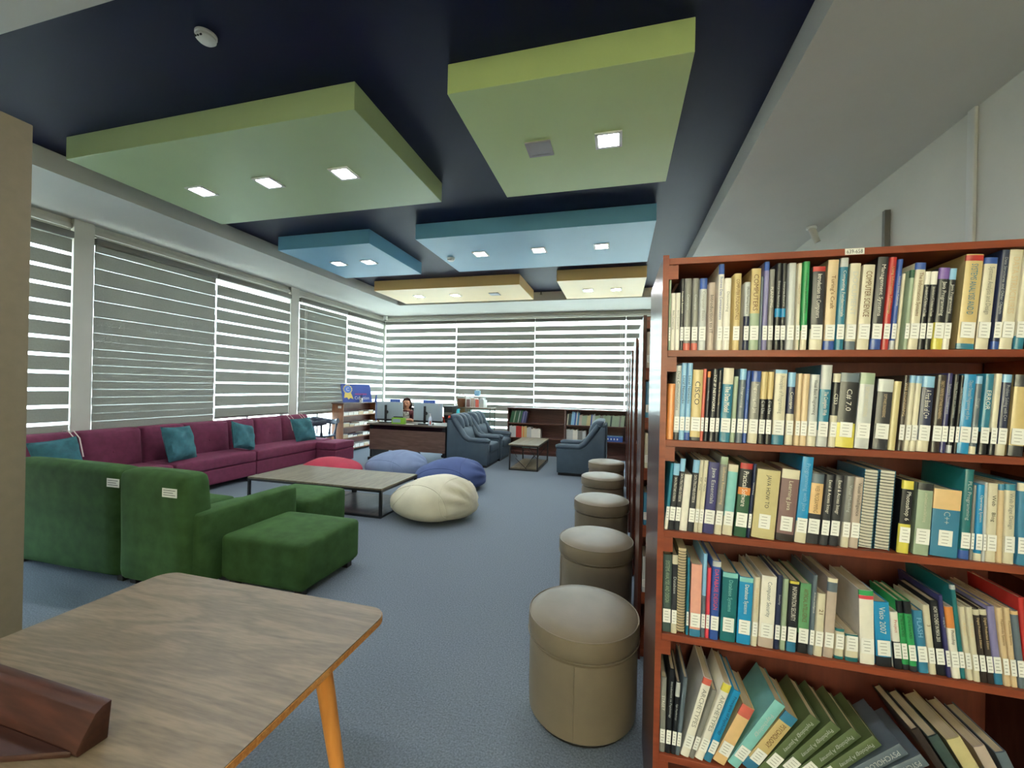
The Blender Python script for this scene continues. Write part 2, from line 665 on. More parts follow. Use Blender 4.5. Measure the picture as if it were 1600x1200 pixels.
m_led = emit_mat('lit_diffuser', (244, 250, 255), LED)
m_off = mat('unlit_diffuser', (150, 146, 150), 0.3)


def square_lamp(label, x, y, on=True, s=0.085, z=S - 0.004):
    t = thing('square_downlight', label, 'ceiling light', (x, y, z), 0, 'square ceiling lamps')
    mb = MB()
    for a in (-1, 1):
        mb.box(-s - 0.012, s + 0.012, a * s - 0.012, a * s + 0.012, -0.010, 0)
        mb.box(a * s - 0.012, a * s + 0.012, -s, s, -0.010, 0)
    mb.build('trim_frame', m_white if on else m_off, t, smooth=0)
    MB().box(-s + 0.012, s - 0.012, -s + 0.012, s - 0.012, -0.007, 0).build('diffuser', m_led if on else m_off, t, smooth=0)


for lb, x, y, on in [('lit square lamp, left of three in the large green panel', -3.96, 3.08, True), ('lit square lamp, middle of three in the large green panel', -3.165, 3.08, True),
                     ('lit square lamp, right of three in the large green panel', -2.367, 3.09, True), ('lit square lamp in the lime green panel', -0.112, 3.097, True),
                     ('unlit grey square lamp in the lime green panel', -0.63, 3.097, False), ('lit square lamp beside smoke detector, long blue panel', -1.893, 5.375, True),
                     ('lit square lamp, middle of the long blue panel', -1.073, 5.375, True), ('lit square lamp, right end of the long blue panel', -0.254, 5.38, True),
                     ('lit square lamp, left in the small blue panel', -4.19, 5.39, True), ('lit square lamp, right in the small blue panel', -3.677, 5.41, True),
                     ('lit square lamp, left end of the long amber panel', -4.03, 7.69, True), ('lit square lamp, middle of the long amber panel', -3.235, 7.71, True),
                     ('unlit lamp at right end of the long amber panel', -2.416, 7.74, False), ('lit square lamp, left in the square amber panel', -0.593, 7.73, True),
                     ('lit square lamp, right in the square amber panel', -0.085, 7.75, True)]:
    square_lamp(lb, x, y, on)
# lamps of the same kind in the plain ceiling behind the photographer
for x, y, lb in ((-0.1, 0.1, 'nearest the tall bookcase'), (-1.6, 0.1, 'above the wooden table'), (-3.1, -1.4, 'near the front wall, left'), (-0.1, -1.4, 'near the front wall, right')):
    square_lamp('lit square lamp in the white ceiling, ' + lb, x, y, True, 0.085, S)


def smoke_detector(label, x, y, z):
    t = thing('smoke_detector', label, 'smoke detector', (x, y, z), 0, 'smoke detectors')
    MB().lathe([(0, 0), (0.056, 0), (0.056, -0.012), (0.05, -0.016)], 24).build('base', m_white, t)
    MB().lathe([(0.05, -0.014), (0.052, -0.03), (0.04, -0.042), (0.018, -0.046), (0, -0.046)], 24).build('cover', m_white, t)
    mb = MB()
    for k in range(3):
        mb.box(-0.03 + k * 0.022, -0.018 + k * 0.022, -0.047, -0.0415, -0.037, -0.032)
    for k in range(3):
        o = MB().box(-0.006, 0.006, -0.003, 0.003, -0.004, 0.004).build('vent_slot', m_blackp, t, (-0.024 + k * 0.02, -0.044, -0.037))


smoke_detector('white smoke detector on the dark navy ceiling', -2.393, 1.866, N)
smoke_detector('white smoke detector on the long blue panel', -2.377, 5.47, S - 0.004)

# little fittings
t = thing('ceiling_spotlight', 'small pale tube spotlight hanging near the right wall', 'spotlight', (2.03, 5.23, S))
MB().cyl((0, 0, 0), (0, 0, -0.02), 0.05, seg=20).build('mount', m_white, t)
MB().cyl((0, 0, -0.01), (0.06, 0.0, -0.17), 0.035, 0.03, 16).build('barrel', m_wall, t)
t = thing('dome_camera', 'small white security camera in the far window corner', 'camera', (-6.08, 9.74, S))
MB().box(-0.05, 0.05, -0.04, 0.04, -0.11, 0, 0.01).build('housing', m_white, t)
MB().lathe([(0, -0.13), (0.02, -0.125), (0.028, -0.105)], 16).build('lens', m_blackp, t)
t = thing('fire_sprinkler', 'tiny brass sprinkler head at the far ceiling edge', 'sprinkler', (-1.62, 8.44, N))
MB().cyl((0, 0, 0), (0, 0, -0.06), 0.012, seg=10).build('stem', m_rail, t)
MB().lathe([(0, -0.062), (0.028, -0.066), (0.03, -0.07), (0, -0.07)], 14).build('deflector', m_rail, t)

# ------------------------------------------------------------------ furniture: wooden table in the foreground
m_oak = wood('oak_laminate', (92, 78, 58), (132, 114, 90), 0.4, 2.2, 'x', rings=1.3, distort=10.0, streak=0.24, figure=0.24)
m_ply = wood('plywood_edge', (176, 112, 52), (206, 146, 80), 0.5, 4.0, 'x')
m_leg = wood('orange_beech', (206, 130, 58), (222, 150, 76), 0.45, 1.0, 'z')
m_collar = mat('cream_plastic', (232, 222, 196), 0.5)


def rounded_rect(x0, x1, y0, y1, r, n=6):
    p = []
    for cx, cy, a0 in ((x1 - r, y1 - r, 0), (x0 + r, y1 - r, 90), (x0 + r, y0 + r, 180), (x1 - r, y0 + r, 270)):
        for k in range(n + 1):
            a = math.radians(a0 + 90 * k / n)
            p.append((cx + r * math.cos(a), cy + r * math.sin(a)))
    return p


t = thing('wooden_table', 'wood-grain table with rounded corners and an orange peg leg', 'table', (-1.215, 0.52, 0))
TX0, TX1, TY0, TY1 = -0.487, 0.487, -0.71, 0.705
MB().prism(rounded_rect(TX0, TX1, TY0, TY1, 0.06), 'z', 0.732, 0.75).build('tabletop', m_oak, t)
mb = MB()
pts = rounded_rect(TX0 - 0.0015, TX1 + 0.0015, TY0 - 0.0015, TY1 + 0.0015, 0.0615)
mb.prism(pts, 'z', 0.729, 0.747).build('edge_band', m_ply, t)
for sx, sy in ((1, 1), (-1, 1), (1, -1), (-1, -1)):
    a = Vector((sx * 0.385, sy * 0.50, 0.729))
    b = Vector((sx * 0.475, sy * 0.56, 0.0))
    lg = MB().cyl(b, a + (b - a) * 0.03, 0.014, 0.026, 20).build('leg', m_leg, t)
    MB().cyl(a + (b - a) * 0.045, a, 0.029, 0.031, 20).build('collar', m_collar, lg)
t = thing('wooden_desk_tray', 'dark reddish-brown wooden desk rack lying on the table', 'desk rack', (-1.02, 0.62, 0.75), math.radians(-1))
m_mahog = wood('dark_mahogany', (56, 33, 26), (78, 46, 37), 0.4, 1.2, 'x')
MB().prism([(0.0, 0.0), (-0.050, 0.0), (-0.052, 0.010), (-0.046, 0.026), (-0.022, 0.066), (-0.010, 0.074), (0.006, 0.076)], 'x', -0.55, 0.0, 0.002).build('wedge_back', m_mahog, t)
mb = MB().prism([(-0.012, -0.053), (-0.55, -0.053), (-0.55, -0.24), (-0.30, -0.17)], 'z', 0.0, 0.012, 0.002)
mb.build('base_board', m_mahog, t)

# ------------------------------------------------------------------ leather stools
m_leather = mat('taupe_leather', (116, 104, 86), 0.42, 0.10, 6, 0.12, 260, spec=0.35)
m_leatherd = mat('dark_leather_foot', (30, 27, 24), 0.6)


def stool(label, x, y, rot):
    t = thing('round_stool', label, 'stool', (x, y, 0), rot, 'round leather stools')
    MB().lathe([(0, 0), (0.225, 0), (0.225, 0.02), (0, 0.02)], 32).build('foot_ring', m_leatherd, t)
    MB().lathe([(0.0, 0.018), (0.236, 0.018), (0.246, 0.03), (0.249, 0.10), (0.249, 0.30), (0.244, 0.345), (0.236, 0.352), (0, 0.352)], 48).build('drum', m_leather, t)
    lid = MB().lathe([(0.0, 0.352), (0.238, 0.352), (0.25, 0.362), (0.256, 0.39), (0.256, 0.43), (0.25, 0.452), (0.235, 0.464), (0.19, 0.474), (0.1, 0.480), (0, 0.481)], 48).build('padded_lid', m_leather, t)
    for z, r in ((0.453, 0.2525), (0.366, 0.2555)):
        MB().tube([(r * math.cos(2 * PI * k / 48), r * math.sin(2 * PI * k / 48), z) for k in range(48)], 0.0028, 6, True).build('piping', m_leather, lid)
    for a in (0, PI):
        MB().tube([(0.2465 * math.cos(a), 0.2465 * math.sin(a), 0.03), (0.2500 * math.cos(a), 0.2500 * math.sin(a), 0.10), (0.25 * math.cos(a), 0.25 * math.sin(a), 0.30), (0.245 * math.cos(a), 0.245 * math.sin(a), 0.343)], 0.0022, 6).build('seam', m_leather, t)
    return t


s0 = stool('round taupe leather stool closest to the camera', -0.142, 1.965, -PI / 2 - 0.06)
for lb, x, y, a in (('round leather stool, second from the camera', -0.135, 2.945, 0.4), ('round leather stool, third from the camera', -0.14, 4.0, 1.2),
                    ('round leather stool, fourth from the camera', -0.168, 5.07, 2.0), ('round leather stool farthest from the camera, by the armchair', -0.156, 6.09, 0.9)):
    clone(s0, lb, (x, y, 0), a)

# ------------------------------------------------------------------ green velvet sofa
m_green = mat('green_velvet', (53, 80, 43), 0.85, 0.25, 9, 0.25, 300, sheen=0.3, spec=0.15)
m_foot = mat('dark_wood_foot', (28, 20, 16), 0.5)
m_paper = mat('white_paper', (216, 214, 206), 0.7, 0.04, 30)
m_ink = mat('dark_ink', (44, 44, 50), 0.7)


def feet(t, pts, h=0.05, s=0.03, m=None):
    for x, y in pts:
        MB().box(x - s, x + s, y - s, y + s, 0, h, 0.004, 1).build('foot', m or m_foot, t)


def green_section(label, x0, x1, arm=False):
    w = x1 - x0
    t = thing('green_sofa_section', label, 'sofa', (x0, 2.15, 0), 0, 'green velvet sofa sections')
    aw = 0.15 if arm else 0.0
    MB().soft(0, w - aw, 0.12, 0.97, 0.05, 0.27, 0.02, 8).build('base', m_green, t)
    MB().soft(0.004, w - aw - 0.004, 0.2, 0.98, 0.27, 0.42, 0.045, 10, crown=0.02).build('seat_cushion', m_green, t)
    bk = MB().soft(0.002, w - 0.002 - aw * 0.35, 0.0, 0.24, 0.05, 0.85, 0.06, 10, crown=0.012)
    for v in bk.bm.verts:
        k = max(0, (v.co.z - 0.35) / 0.5)
        if v.co.y > 0.1:
            v.co.y -= 0.05 * k
        if v.co.y < 0.1:
            v.co.y -= 0.012 * k
    bk.build('backrest', m_green, t)
    if arm:
        MB().soft(w - aw, w, 0.06, 0.96, 0.05, 0.57, 0.03, 10, crown=0.008).build('armrest', m_green, t)
    feet(t, [(0.06, 0.10), (w - 0.06, 0.10), (0.06, 0.9), (w - 0.06, 0.9)])
    return t


def paper_tag(t, x, z, w, h, y=-0.014):
    p = MB().box(x, x + w, y - 0.001, y, z, z + h).build('care_label', m_paper, t, smooth=0)
    p['label'] = 'white paper inventory label'
    for k in range(3):
        MB().box(x + w * 0.08, x + w * (0.9 - 0.15 * (k % 2)), y - 0.0016, y - 0.001, z + h * (0.74 - 0.26 * k), z + h * (0.80 - 0.26 * k)).build('print_line', m_ink, p, smooth=0)


g1 = green_section('green velvet sofa section next to the beige pillar, one paper label', -4.75, -3.505)
g2 = green_section('green velvet sofa section with armrest, paper label on its back', -3.495, -2.80, True)
paper_tag(g1, 1.17, 0.722, 0.125, 0.062)
paper_tag(g2, 0.45, 0.695, 0.135, 0.062)


def green_ottoman(label, x0, x1, y0, y1, h):
    t = thing('green_ottoman', label, 'ottoman', ((x0 + x1) / 2, (y0 + y1) / 2, 0), 0, 'green velvet ottomans')
    w, d = (x1 - x0) / 2, (y1 - y0) / 2
    MB().soft(-w + 0.02, w - 0.02, -d + 0.02, d - 0.02, 0.045, 0.10, 0.02, 8).build('base', m_green, t)
    MB().soft(-w - 0.004, w + 0.004, -d - 0.004, d + 0.004, 0.06, h, 0.04, 12, crown=0.018).build('cushion', m_green, t)
    feet(t, [(-w + 0.07, -d + 0.07), (w - 0.07, -d + 0.07), (-w + 0.07, d - 0.07), (w - 0.07, d - 0.07)])
    return t


green_ottoman('large green velvet ottoman beside the sofa armrest', -2.79, -2.075, 2.36, 3.0, 0.385)
green_ottoman('green velvet ottoman between the sofa and coffee tables', -3.45, -2.79, 3.24, 3.78, 0.40)

# ------------------------------------------------------------------ purple sofa
m_purple = mat('burgundy_purple_fabric', (104, 38, 66), 0.85, 0.16, 14, 0.3, 420, sheen=0.25)
m_cream_strap = mat('cream_strap', (196, 176, 170), 0.7)


def purple_section(label, y0, y1, seams):
    t = thing('purple_sofa_section', label, 'sofa', (-5.37, y0, 0), 0, 'burgundy sofa sections')
    w = y1 - y0
    MB().soft(-0.72, 0, 0.003, w - 0.003, 0.08, 0.29, 0.015, 8).build('base', m_purple, t)
    MB().soft(-0.60, 0.012, 0.003, w - 0.003, 0.29, 0.445, 0.03, 12, crown=0.02).build('seat_cushion', m_purple, t)
    for a, b in zip(seams, seams[1:]):
        mb = MB().soft(-0.695, -0.50, a - y0 + 0.003, b - y0 - 0.003, 0.30, 0.895, 0.05, 12, crown_x=0.03, tuft=(0.5, 0.55, 0.045))
        for v in mb.bm.verts:
            v.co.x -= max(0, v.co.z - 0.4) * 0.10
        bk = mb.build('back_cushion', m_purple, t)
        MB().lathe([(0, 0.006), (0.008, 0.005), (0.012, 0)], 10).xf(Matrix.Translation((-0.522, (a + b) / 2 - y0, 0.627)) @ Matrix.Rotation(PI / 2, 4, 'Y')).build('tuft_button', m_purple, bk)
    for yy in (0.1, w - 0.1):
        for xx in (-0.06, -0.66):
            MB().cyl((xx, yy, 0), (xx, yy, 0.085), 0.018, 0.024, 12).build('foot', m_black, t)
    return t


p1 = purple_section('burgundy purple sofa section nearest the green sofa', 2.45, 3.90, [2.45, 3.26, 3.90])
p2 = purple_section('burgundy purple sofa section in the middle of the long sofa', 3.91, 5.11, [3.91, 4.45, 5.11])
p3 = purple_section('burgundy purple sofa section at the far end by the chair', 5.12, 6.82, [5.12, 5.58, 6.16, 6.82])


def strap(t, y):
    MB().tube([(-0.748, y, 0.80), (-0.69, y, 0.912), (-0.60, y, 0.914), (-0.512, y + 0.01, 0.83), (-0.462, y + 0.02, 0.62)], 0.007, 6, flat=0.4).build('strap', m_cream_strap, t)


for y in (6.30, 6.38, 6.60, 6.67):
    strap(p3, y - 5.12)
for y in (3.19, 3.235):
    strap(p1, y - 2.45)
t = thing('purple_ottoman', 'burgundy ottoman at the far end of the long sofa', 'ottoman', (-5.14, 6.62, 0))
MB().soft(-0.20, 0.21, -0.27, 0.27, 0.07, 0.30, 0.012, 8).build('base', m_purple, t)
MB().soft(-0.205, 0.215, -0.275, 0.275, 0.30, 0.43, 0.02, 10, crown=0.01).build('cushion', m_purple, t)
feet(t, [(-0.15, -0.21), (0.16, -0.21), (-0.15, 0.21), (0.16, 0.21)], 0.07, 0.02, m_black)

# teal scatter cushions
m_teal = mat('teal_fabric', (42, 92, 100), 0.85, 0.2, 20, 0.3, 420, sheen=0.25)


def pillow(label, loc, rot, s=0.44, th=0.075, seed=0):
    rnd = random.Random(seed)
    bm = bmesh.new()
    n = 14
    top, bot = {}, {}
    for i in range(n + 1):
        for j in range(n + 1):
            u, v = 2 * i / n - 1, 2 * j / n - 1
            k = ((1 - u ** 4) * (1 - v ** 4)) ** 0.55
            pin = 1 - 0.07 * (1 - (u * u)) * abs(v) ** 3 if True else 1
            x = u * s / 2 * (1 - 0.06 * (1 - v * v))
            z = v * s / 2 * (1 - 0.06 * (1 - u * u))
            wr = 0.010 * math.sin(5 * u + 3 * v + seed) * k + 0.008 * math.sin(9 * v - 6 * u + 2 * seed) * k
            top[i, j] = bm.verts.new((th * k + wr, x, z))
            if i in (0, n) or j in (0, n):
                bot[i, j] = top[i, j]
            else:
                bot[i, j] = bm.verts.new((-th * k * 0.9, x, z))
    for i in range(n):
        for j in range(n):
            bm.faces.new((top[i, j], top[i + 1, j], top[i + 1, j + 1], top[i, j + 1]))
            bm.faces.new((bot[i, j], bot[i, j + 1], bot[i + 1, j + 1], bot[i + 1, j]))
    mb = MB()
    mb.bm.free()
    mb.bm = bm
    t = thing('teal_cushion', label, 'cushion', loc, 0, 'teal scatter cushions')
    t.rotation_euler = rot
    pts = [top[i, 0].co.copy() for i in range(n)] + [top[n, j].co.copy() for j in range(n)] + [top[i, n].co.copy() for i in range(n, 0, -1)] + [top[0, j].co.copy() for j in range(n, 0, -1)]
    mb.build('cover', m_teal, t)
    MB().tube(pts, 0.004, 6, True).build('edge_seam', m_teal, t)
    return t


pillow('teal cushion half hidden behind the green sofa back', (-5.62, 2.93, 0.66), (0.06, -0.30, 0.1), 0.42, seed=1)
pillow('large teal cushion left of centre on the purple sofa', (-5.60, 4.13, 0.675), (-0.05, -0.30, 0.25), 0.46, seed=2)
pillow('tilted teal cushion at the middle of the purple sofa', (-5.58, 5.06, 0.665), (-0.28, -0.34, 0.2), 0.42, seed=3)
pillow('teal cushion at the far corner, below pale straps', (-5.58, 6.30, 0.655), (0.03, -0.36, -0.1), 0.44, seed=4)

# ------------------------------------------------------------------ coffee tables
m_coffee = wood('grey_oak_top', (96, 84, 66), (118, 106, 86), 0.45, 1.6, 'y')
m_shelfd = wood('dark_lower_shelf', (60, 54, 50), (80, 72, 66), 0.4, 0.8, 'y')


def frame_table(t, w, d, h, r=0.014, m_top=m_coffee):
    f = m_black
    for sx in (-1, 1):
        for sy in (-1, 1):
            x, y = sx * (w / 2 - r), sy * (d / 2 - r)
            MB().box(x - r, x + r, y - r, y + r, 0, h - 0.02).build('leg', f, t, smooth=0)
    for z, nm in ((h - 0.045, 'top_rail'), (0.0, 'floor_rail')):
        for s in (-1, 1):
            MB().box(-w / 2 + 2 * r, w / 2 - 2 * r, s * (d / 2 - r) - r, s * (d / 2 - r) + r, z, z + 0.025).build(nm, f, t, smooth=0)
            MB().box(s * (w / 2 - r) - r, s * (w / 2 - r) + r, -d / 2 + 2 * r, d / 2 - 2 * r, z, z + 0.025).build(nm, f, t, smooth=0)


for lb, xc in (('left half of the wide oak-topped coffee table', -3.955), ('right half of the wide coffee table, beside the white beanbag', -3.02)):
    t = thing('coffee_table', lb, 'coffee table', (xc, 4.50, 0), 0, 'paired coffee tables')
    frame_table(t, 0.93, 0.84, 0.335)
    MB().box(-0.465, 0.465, -0.42, 0.42, 0.315, 0.335, 0.002, 1).build('tabletop', m_coffee, t)
    MB().box(-0.437, 0.437, -0.392, 0.392, 0.012, 0.026).build('lower_shelf', m_shelfd, t, smooth=0)

t = thing('small_coffee_table', 'narrow plank-topped coffee table with zigzag metal sides', 'coffee table', (-1.65, 7.79, 0))
W2, D2, H2 = 0.54, 1.10, 0.475
frame_table(t, W2, D2, H2, 0.012)
for k in range(4):
    MB().box(-W2 / 2 - 0.01 + k * (W2 + 0.02) / 4 + 0.001, -W2 / 2 - 0.01 + (k + 1) * (W2 + 0.02) / 4 - 0.001, -D2 / 2 - 0.02, D2 / 2 + 0.02, H2 - 0.022, H2, 0.002, 1).build('top_plank', m_coffee, t)
for k in range(3):
    MB().box(-0.24 + k * 0.16, -0.24 + (k + 1) * 0.16 - 0.003, -D2 / 2 + 0.03, D2 / 2 - 0.03, 0.026, 0.04).build('shelf_plank', m_coffee, t, smooth=0)
for s in (-1, 1):
    y = s * (D2 / 2 - 0.012)
    for a, b in (((-0.15, 0.22), (0.06, 0.03)), ((0.04, 0.05), (0.2, 0.3)), ((-0.24, 0.42), (-0.12, 0.24)), ((0.2, 0.3), (0.1, 0.42)), ((0.14, 0.21), (0.245, 0.32))):
        MB().cyl((a[0], y, a[1]), (b[0], y, b[1]), 0.005, seg=8).build('zigzag_bar', m_black, t)
for y in (-0.2, 0.1):
    MB().box(-0.24, 0.24, y - 0.006, y + 0.006, 0.36, 0.372).build('rack_bar', m_black, t, smooth=0)
m_mag = [mat('magazine_mint', (150, 190, 178), 0.4), mat('magazine_pale', (200, 205, 196), 0.4)]
for k in range(2):
    o = MB().box(-0.07, 0.07, -0.2, 0.2, 0, 0.012).build('magazine', m_mag[k], None, (-1.68 + 0.16 * k, 7.74, 0.373), 0)
    tag(o, ('mint green magazine', 'pale magazine')[k] + ' on the rack under the small coffee table', 'magazine')

# ------------------------------------------------------------------ bean bags
def beanbag(name, label, loc, size, tip, m, rotz=0.0, seed=1, seams=(), folds=0.03, lean=0.0):
    """tip: direction (angle) and strength of the higher gathered end"""
    a, b, h = size
    bm = bmesh.new()
    bmesh.ops.create_icosphere(bm, subdivisions=5, radius=1.0)
    ta, ts = tip
    td = Vector((math.cos(ta), math.sin(ta)))

    def warp(p):
        p = p.copy()
        s = p.x * td.x + p.y * td.y
        x, y, z = p
        up = max(z, 0)
        dn = min(z, 0)
        zz = 0.36 * h + (up ** 0.9) * 0.64 * h * (1 + ts * s) + (dn / (abs(dn) ** 0.35 + 1e-6) if dn else 0) * 0.36 * h
        zz = max(0.0, zz + lean * 0)
        bulge = 1 - 0.10 * max(z, 0) ** 2 + 0.03 * math.sin(4 * math.atan2(y, x) + seed)
        g = math.exp(-((s - 0.82) / 0.22) ** 2) * max(0, z + 0.3)
        ang = math.atan2(p.y * td.x - p.x * td.y, z)
        fold = folds * g * math.sin(11 * ang + seed) + 0.012 * math.sin(6 * x + 5 * y + seed) * math.sin(5 * z + 3 * x)
        k = bulge + fold
        return Vector((x * a * k, y * b * k, zz * (1 + 0.5 * fold)))
    for v in bm.verts:
        v.co = warp(v.co)
    mb = MB()
    mb.bm.free()
    mb.bm = bm
    t = thing(name, label, 'beanbag', loc, rotz, 'beanbags')
    mb.build('bag', m, t, smooth=80)
    for nrm, off in seams:
        nv = Vector(nrm).normalized()
        u = nv.orthogonal().normalized()
        w = nv.cross(u)
        r = math.sqrt(max(0, 1 - off * off))
        pts = []
        for k in range(64):
            q = nv * off + (u * math.cos(2 * PI * k / 64) + w * math.sin(2 * PI * k / 64)) * r
            p = warp(q)
            pts.append(Vector((p.x * 1.003, p.y * 1.003, max(p.z * 1.003, 0.006))))
        MB().tube(pts, 0.0035, 6, True).build('seam', m, t)
    return t


m_bw = mat('pale_canvas', (196, 190, 168), 0.8, 0.08, 5, 0.2, 380)
m_bd = mat('denim_blue_canvas', (62, 78, 124), 0.85, 0.10, 6, 0.25, 380)
m_bg = mat('grey_blue_canvas', (112, 126, 156), 0.85, 0.10, 6, 0.25, 380)
m_br = mat('red_canvas', (170, 44, 66), 0.8, 0.10, 6, 0.25, 380)
beanbag('white_beanbag', 'cream white beanbag in front of the others', (-2.04, 4.36, 0), (0.50, 0.43, 0.475), (-0.1, 0.26), m_bw, 0, 1.0, [((0.3, 0.9, 0.1), -0.55), ((1, -0.3, 0.2), 0.72), ((1, 0.25, -0.5), -0.78)], 0.075)
beanbag('blue_beanbag', 'dark denim blue beanbag behind the cream one', (-2.40, 5.66, 0), (0.52, 0.48, 0.44), (0.2, 0.18), m_bd, 0.2, 2.0, [((1, -0.1, 0.1), 0.55), ((0.2, 1, 0.2), -0.6)], 0.06)
beanbag('grey_blue_beanbag', 'pale grey blue beanbag in front of the desk', (-3.58, 6.16, 0), (0.54, 0.46, 0.41), (0.3, 0.16), m_bg, 0.0, 3.0, [((1, -0.2, 0.2), 0.5), ((0.2, 1, 0.3), -0.6)], 0.03)
beanbag('red_beanbag', 'flat red beanbag behind the coffee table', (-4.38, 5.55, 0), (0.50, 0.42, 0.335), (2.4, 0.1), m_br, 0.0, 4.0, [((1, 0.2, 0.2), 0.6)], 0.035)

# ------------------------------------------------------------------ armchairs
m_chairback = mat('dark_back_lining', (48, 56, 64), 0.95, spec=0.05)
m_chair = mat('slate_blue_leatherette', (66, 80, 92), 0.5, 0.08, 8, 0.12, 240, spec=0.3)


def armchair(label, loc, rotz):
    t = thing('slate_armchair', label, 'armchair', loc, rotz, 'slate blue armchairs')
    Wd = 0.75
    side = [(0.02, 0.05), (0.83, 0.05), (0.84, 0.46), (0.42, 0.465), (0.32, 0.53), (0.20, 0.70), (0.09, 0.86), (0.02, 0.86)]
    for y0 in (0.0, Wd - 0.11):
        sd = MB().prism(side, 'y', y0, y0 + 0.11, 0.01).build('side_panel', m_chair, t)
        yc = y0 + 0.055
        MB().tube([(0.855, yc, 0.485), (0.80, yc, 0.497), (0.46, yc, 0.497), (0.36, yc, 0.555), (0.24, yc, 0.73), (0.13, yc, 0.885)], [0.045, 0.062, 0.064, 0.066, 0.066, 0.06], 14, flat=0.8).build('arm_pad', m_chair, sd)
        ys = y0 - 0.001 if y0 == 0 else y0 + 0.111
        MB().tube([(0.84, ys, 0.452), (0.44, ys, 0.45), (0.33, ys, 0.51), (0.2, ys, 0.69), (0.09, ys, 0.845)], 0.004, 6).build('piping', m_chair, sd)
    MB().soft(0.0, 0.07, 0.01, Wd - 0.01, 0.05, 0.90, 0.02, 8).build('back_shell', m_chairback, t)
    inner = Wd - 0.20
    n = 3
    for k in range(n):
        y0 = 0.05 + (Wd - 0.10) * k / n
        mb = MB().soft(0.05, 0.24, y0, y0 + (Wd - 0.10) / n, 0.68, 0.975, 0.07, 8, crown_x=0.035)
        for v in mb.bm.verts:
            v.co.x -= (v.co.z - 0.70) * 0.35 - 0.06
        mb.build('headrest_channel', m_chair, t)
    mb = MB().soft(0.08, 0.30, 0.10, 0.10 + inner + 0.0, 0.40, 0.74, 0.05, 10, crown_x=0.05)
    for v in mb.bm.verts:
        v.co.x -= (v.co.z - 0.40) * 0.3 - 0.08
    mb.build('lumbar_cushion', m_chair, t)
    MB().soft(0.25, 0.87, 0.112, Wd - 0.112, 0.27, 0.43, 0.045, 10, crown=0.03).build('seat_cushion', m_chair, t)
    MB().soft(0.06, 0.835, 0.112, Wd - 0.112, 0.05, 0.27, 0.012, 6).build('front_panel', m_chair, t)
    MB().box(0.05, 0.81, 0.03, Wd - 0.03, 0.0, 0.05).build('plinth', m_blackp, t, smooth=0)
    return t


a0 = armchair('slate blue armchair beside the desk, nearer of the pair', (-3.16, 7.22, 0), 0)
clone(a0, 'slate blue armchair behind its twin, farther from the desk front', (-3.13, 8.0, 0), 0)
clone(a0, 'slate blue armchair facing left, next to the leather stools', (-0.19, 7.83, 0), PI)

# ------------------------------------------------------------------ tall bookcases
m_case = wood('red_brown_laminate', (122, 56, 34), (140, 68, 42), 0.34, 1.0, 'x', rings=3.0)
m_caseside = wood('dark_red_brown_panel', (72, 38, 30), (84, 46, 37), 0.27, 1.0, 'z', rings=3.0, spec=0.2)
m_caseback = wood('case_back_board', (84, 38, 28), (100, 46, 34), 0.5, 1.0, 'z')
SH = [0.06, 0.375, 0.749, 1.068, 1.349, 1.627]
BX0, BX1, BD = 0.125, 1.13, 0.50


def bookcase(label, y):
    t = thing('tall_bookcase', label, 'bookcase', (BX0, y, 0), 0, 'tall double-sided bookcases')
    w = BX1 - BX0
    for xa in (0, w - 0.018):
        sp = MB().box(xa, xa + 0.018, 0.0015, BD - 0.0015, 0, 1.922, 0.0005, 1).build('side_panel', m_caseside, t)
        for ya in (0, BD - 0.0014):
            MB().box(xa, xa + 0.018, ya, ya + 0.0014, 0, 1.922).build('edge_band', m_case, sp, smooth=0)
    MB().box(0.018, w - 0.018, BD / 2 - 0.005, BD / 2 + 0.005, 0.02, 1.90).build('back_board', m_caseback, t, smooth=0)
    for s in (0, 1):
        ya, yb = (0.001, BD / 2 - 0.006) if s == 0 else (BD / 2 + 0.006, BD - 0.001)
        for z in SH:
            MB().box(0.018, w - 0.018, ya, yb, z - 0.020, z, 0.001, 1).build('shelf', m_case, t)
            if z > 0.1:
                for xa in (0.018, w - 0.046):
                    MB().box(xa, xa + 0.028, ya + 0.004, yb - 0.01, z - 0.066, z - 0.0205).build('shelf_cleat', m_case, t, smooth=0)
    MB().box(0.018, w - 0.018, 0.001, BD - 0.001, 1.892, 1.912, 0.001, 1).build('top_board', m_case, t)
    for xa in (0.018, w - 0.046):
        MB().box(xa, xa + 0.028, 0.006, 0.24, 1.848, 1.8915).build('shelf_cleat', m_case, t, smooth=0)
    MB().box(0.018, w - 0.018, 0.03, BD - 0.03, 0.0, 0.039).build('plinth', m_case, t, smooth=0)
    return t


bc = bookcase('tall bookcase closest to the camera, full of books', 1.35)
for k, lb in enumerate(('second', 'third', 'fourth', 'fifth', 'last')):
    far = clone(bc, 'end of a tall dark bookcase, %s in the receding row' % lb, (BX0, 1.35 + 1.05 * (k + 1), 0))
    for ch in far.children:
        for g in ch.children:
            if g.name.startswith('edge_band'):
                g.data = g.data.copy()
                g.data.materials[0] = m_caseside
pl = MB().box(0.482, 0.528, -0.0012, 0, 1.8935, 1.9105).build('number_plate', m_paper, bc, smooth=0)
tm = text_mesh('639-658', 0.02, m_ink, 0.038, 0.011)
o = obj('lettering', tm, pl, (0.505, -0.0016, 1.902), (PI / 2, 0, 0))

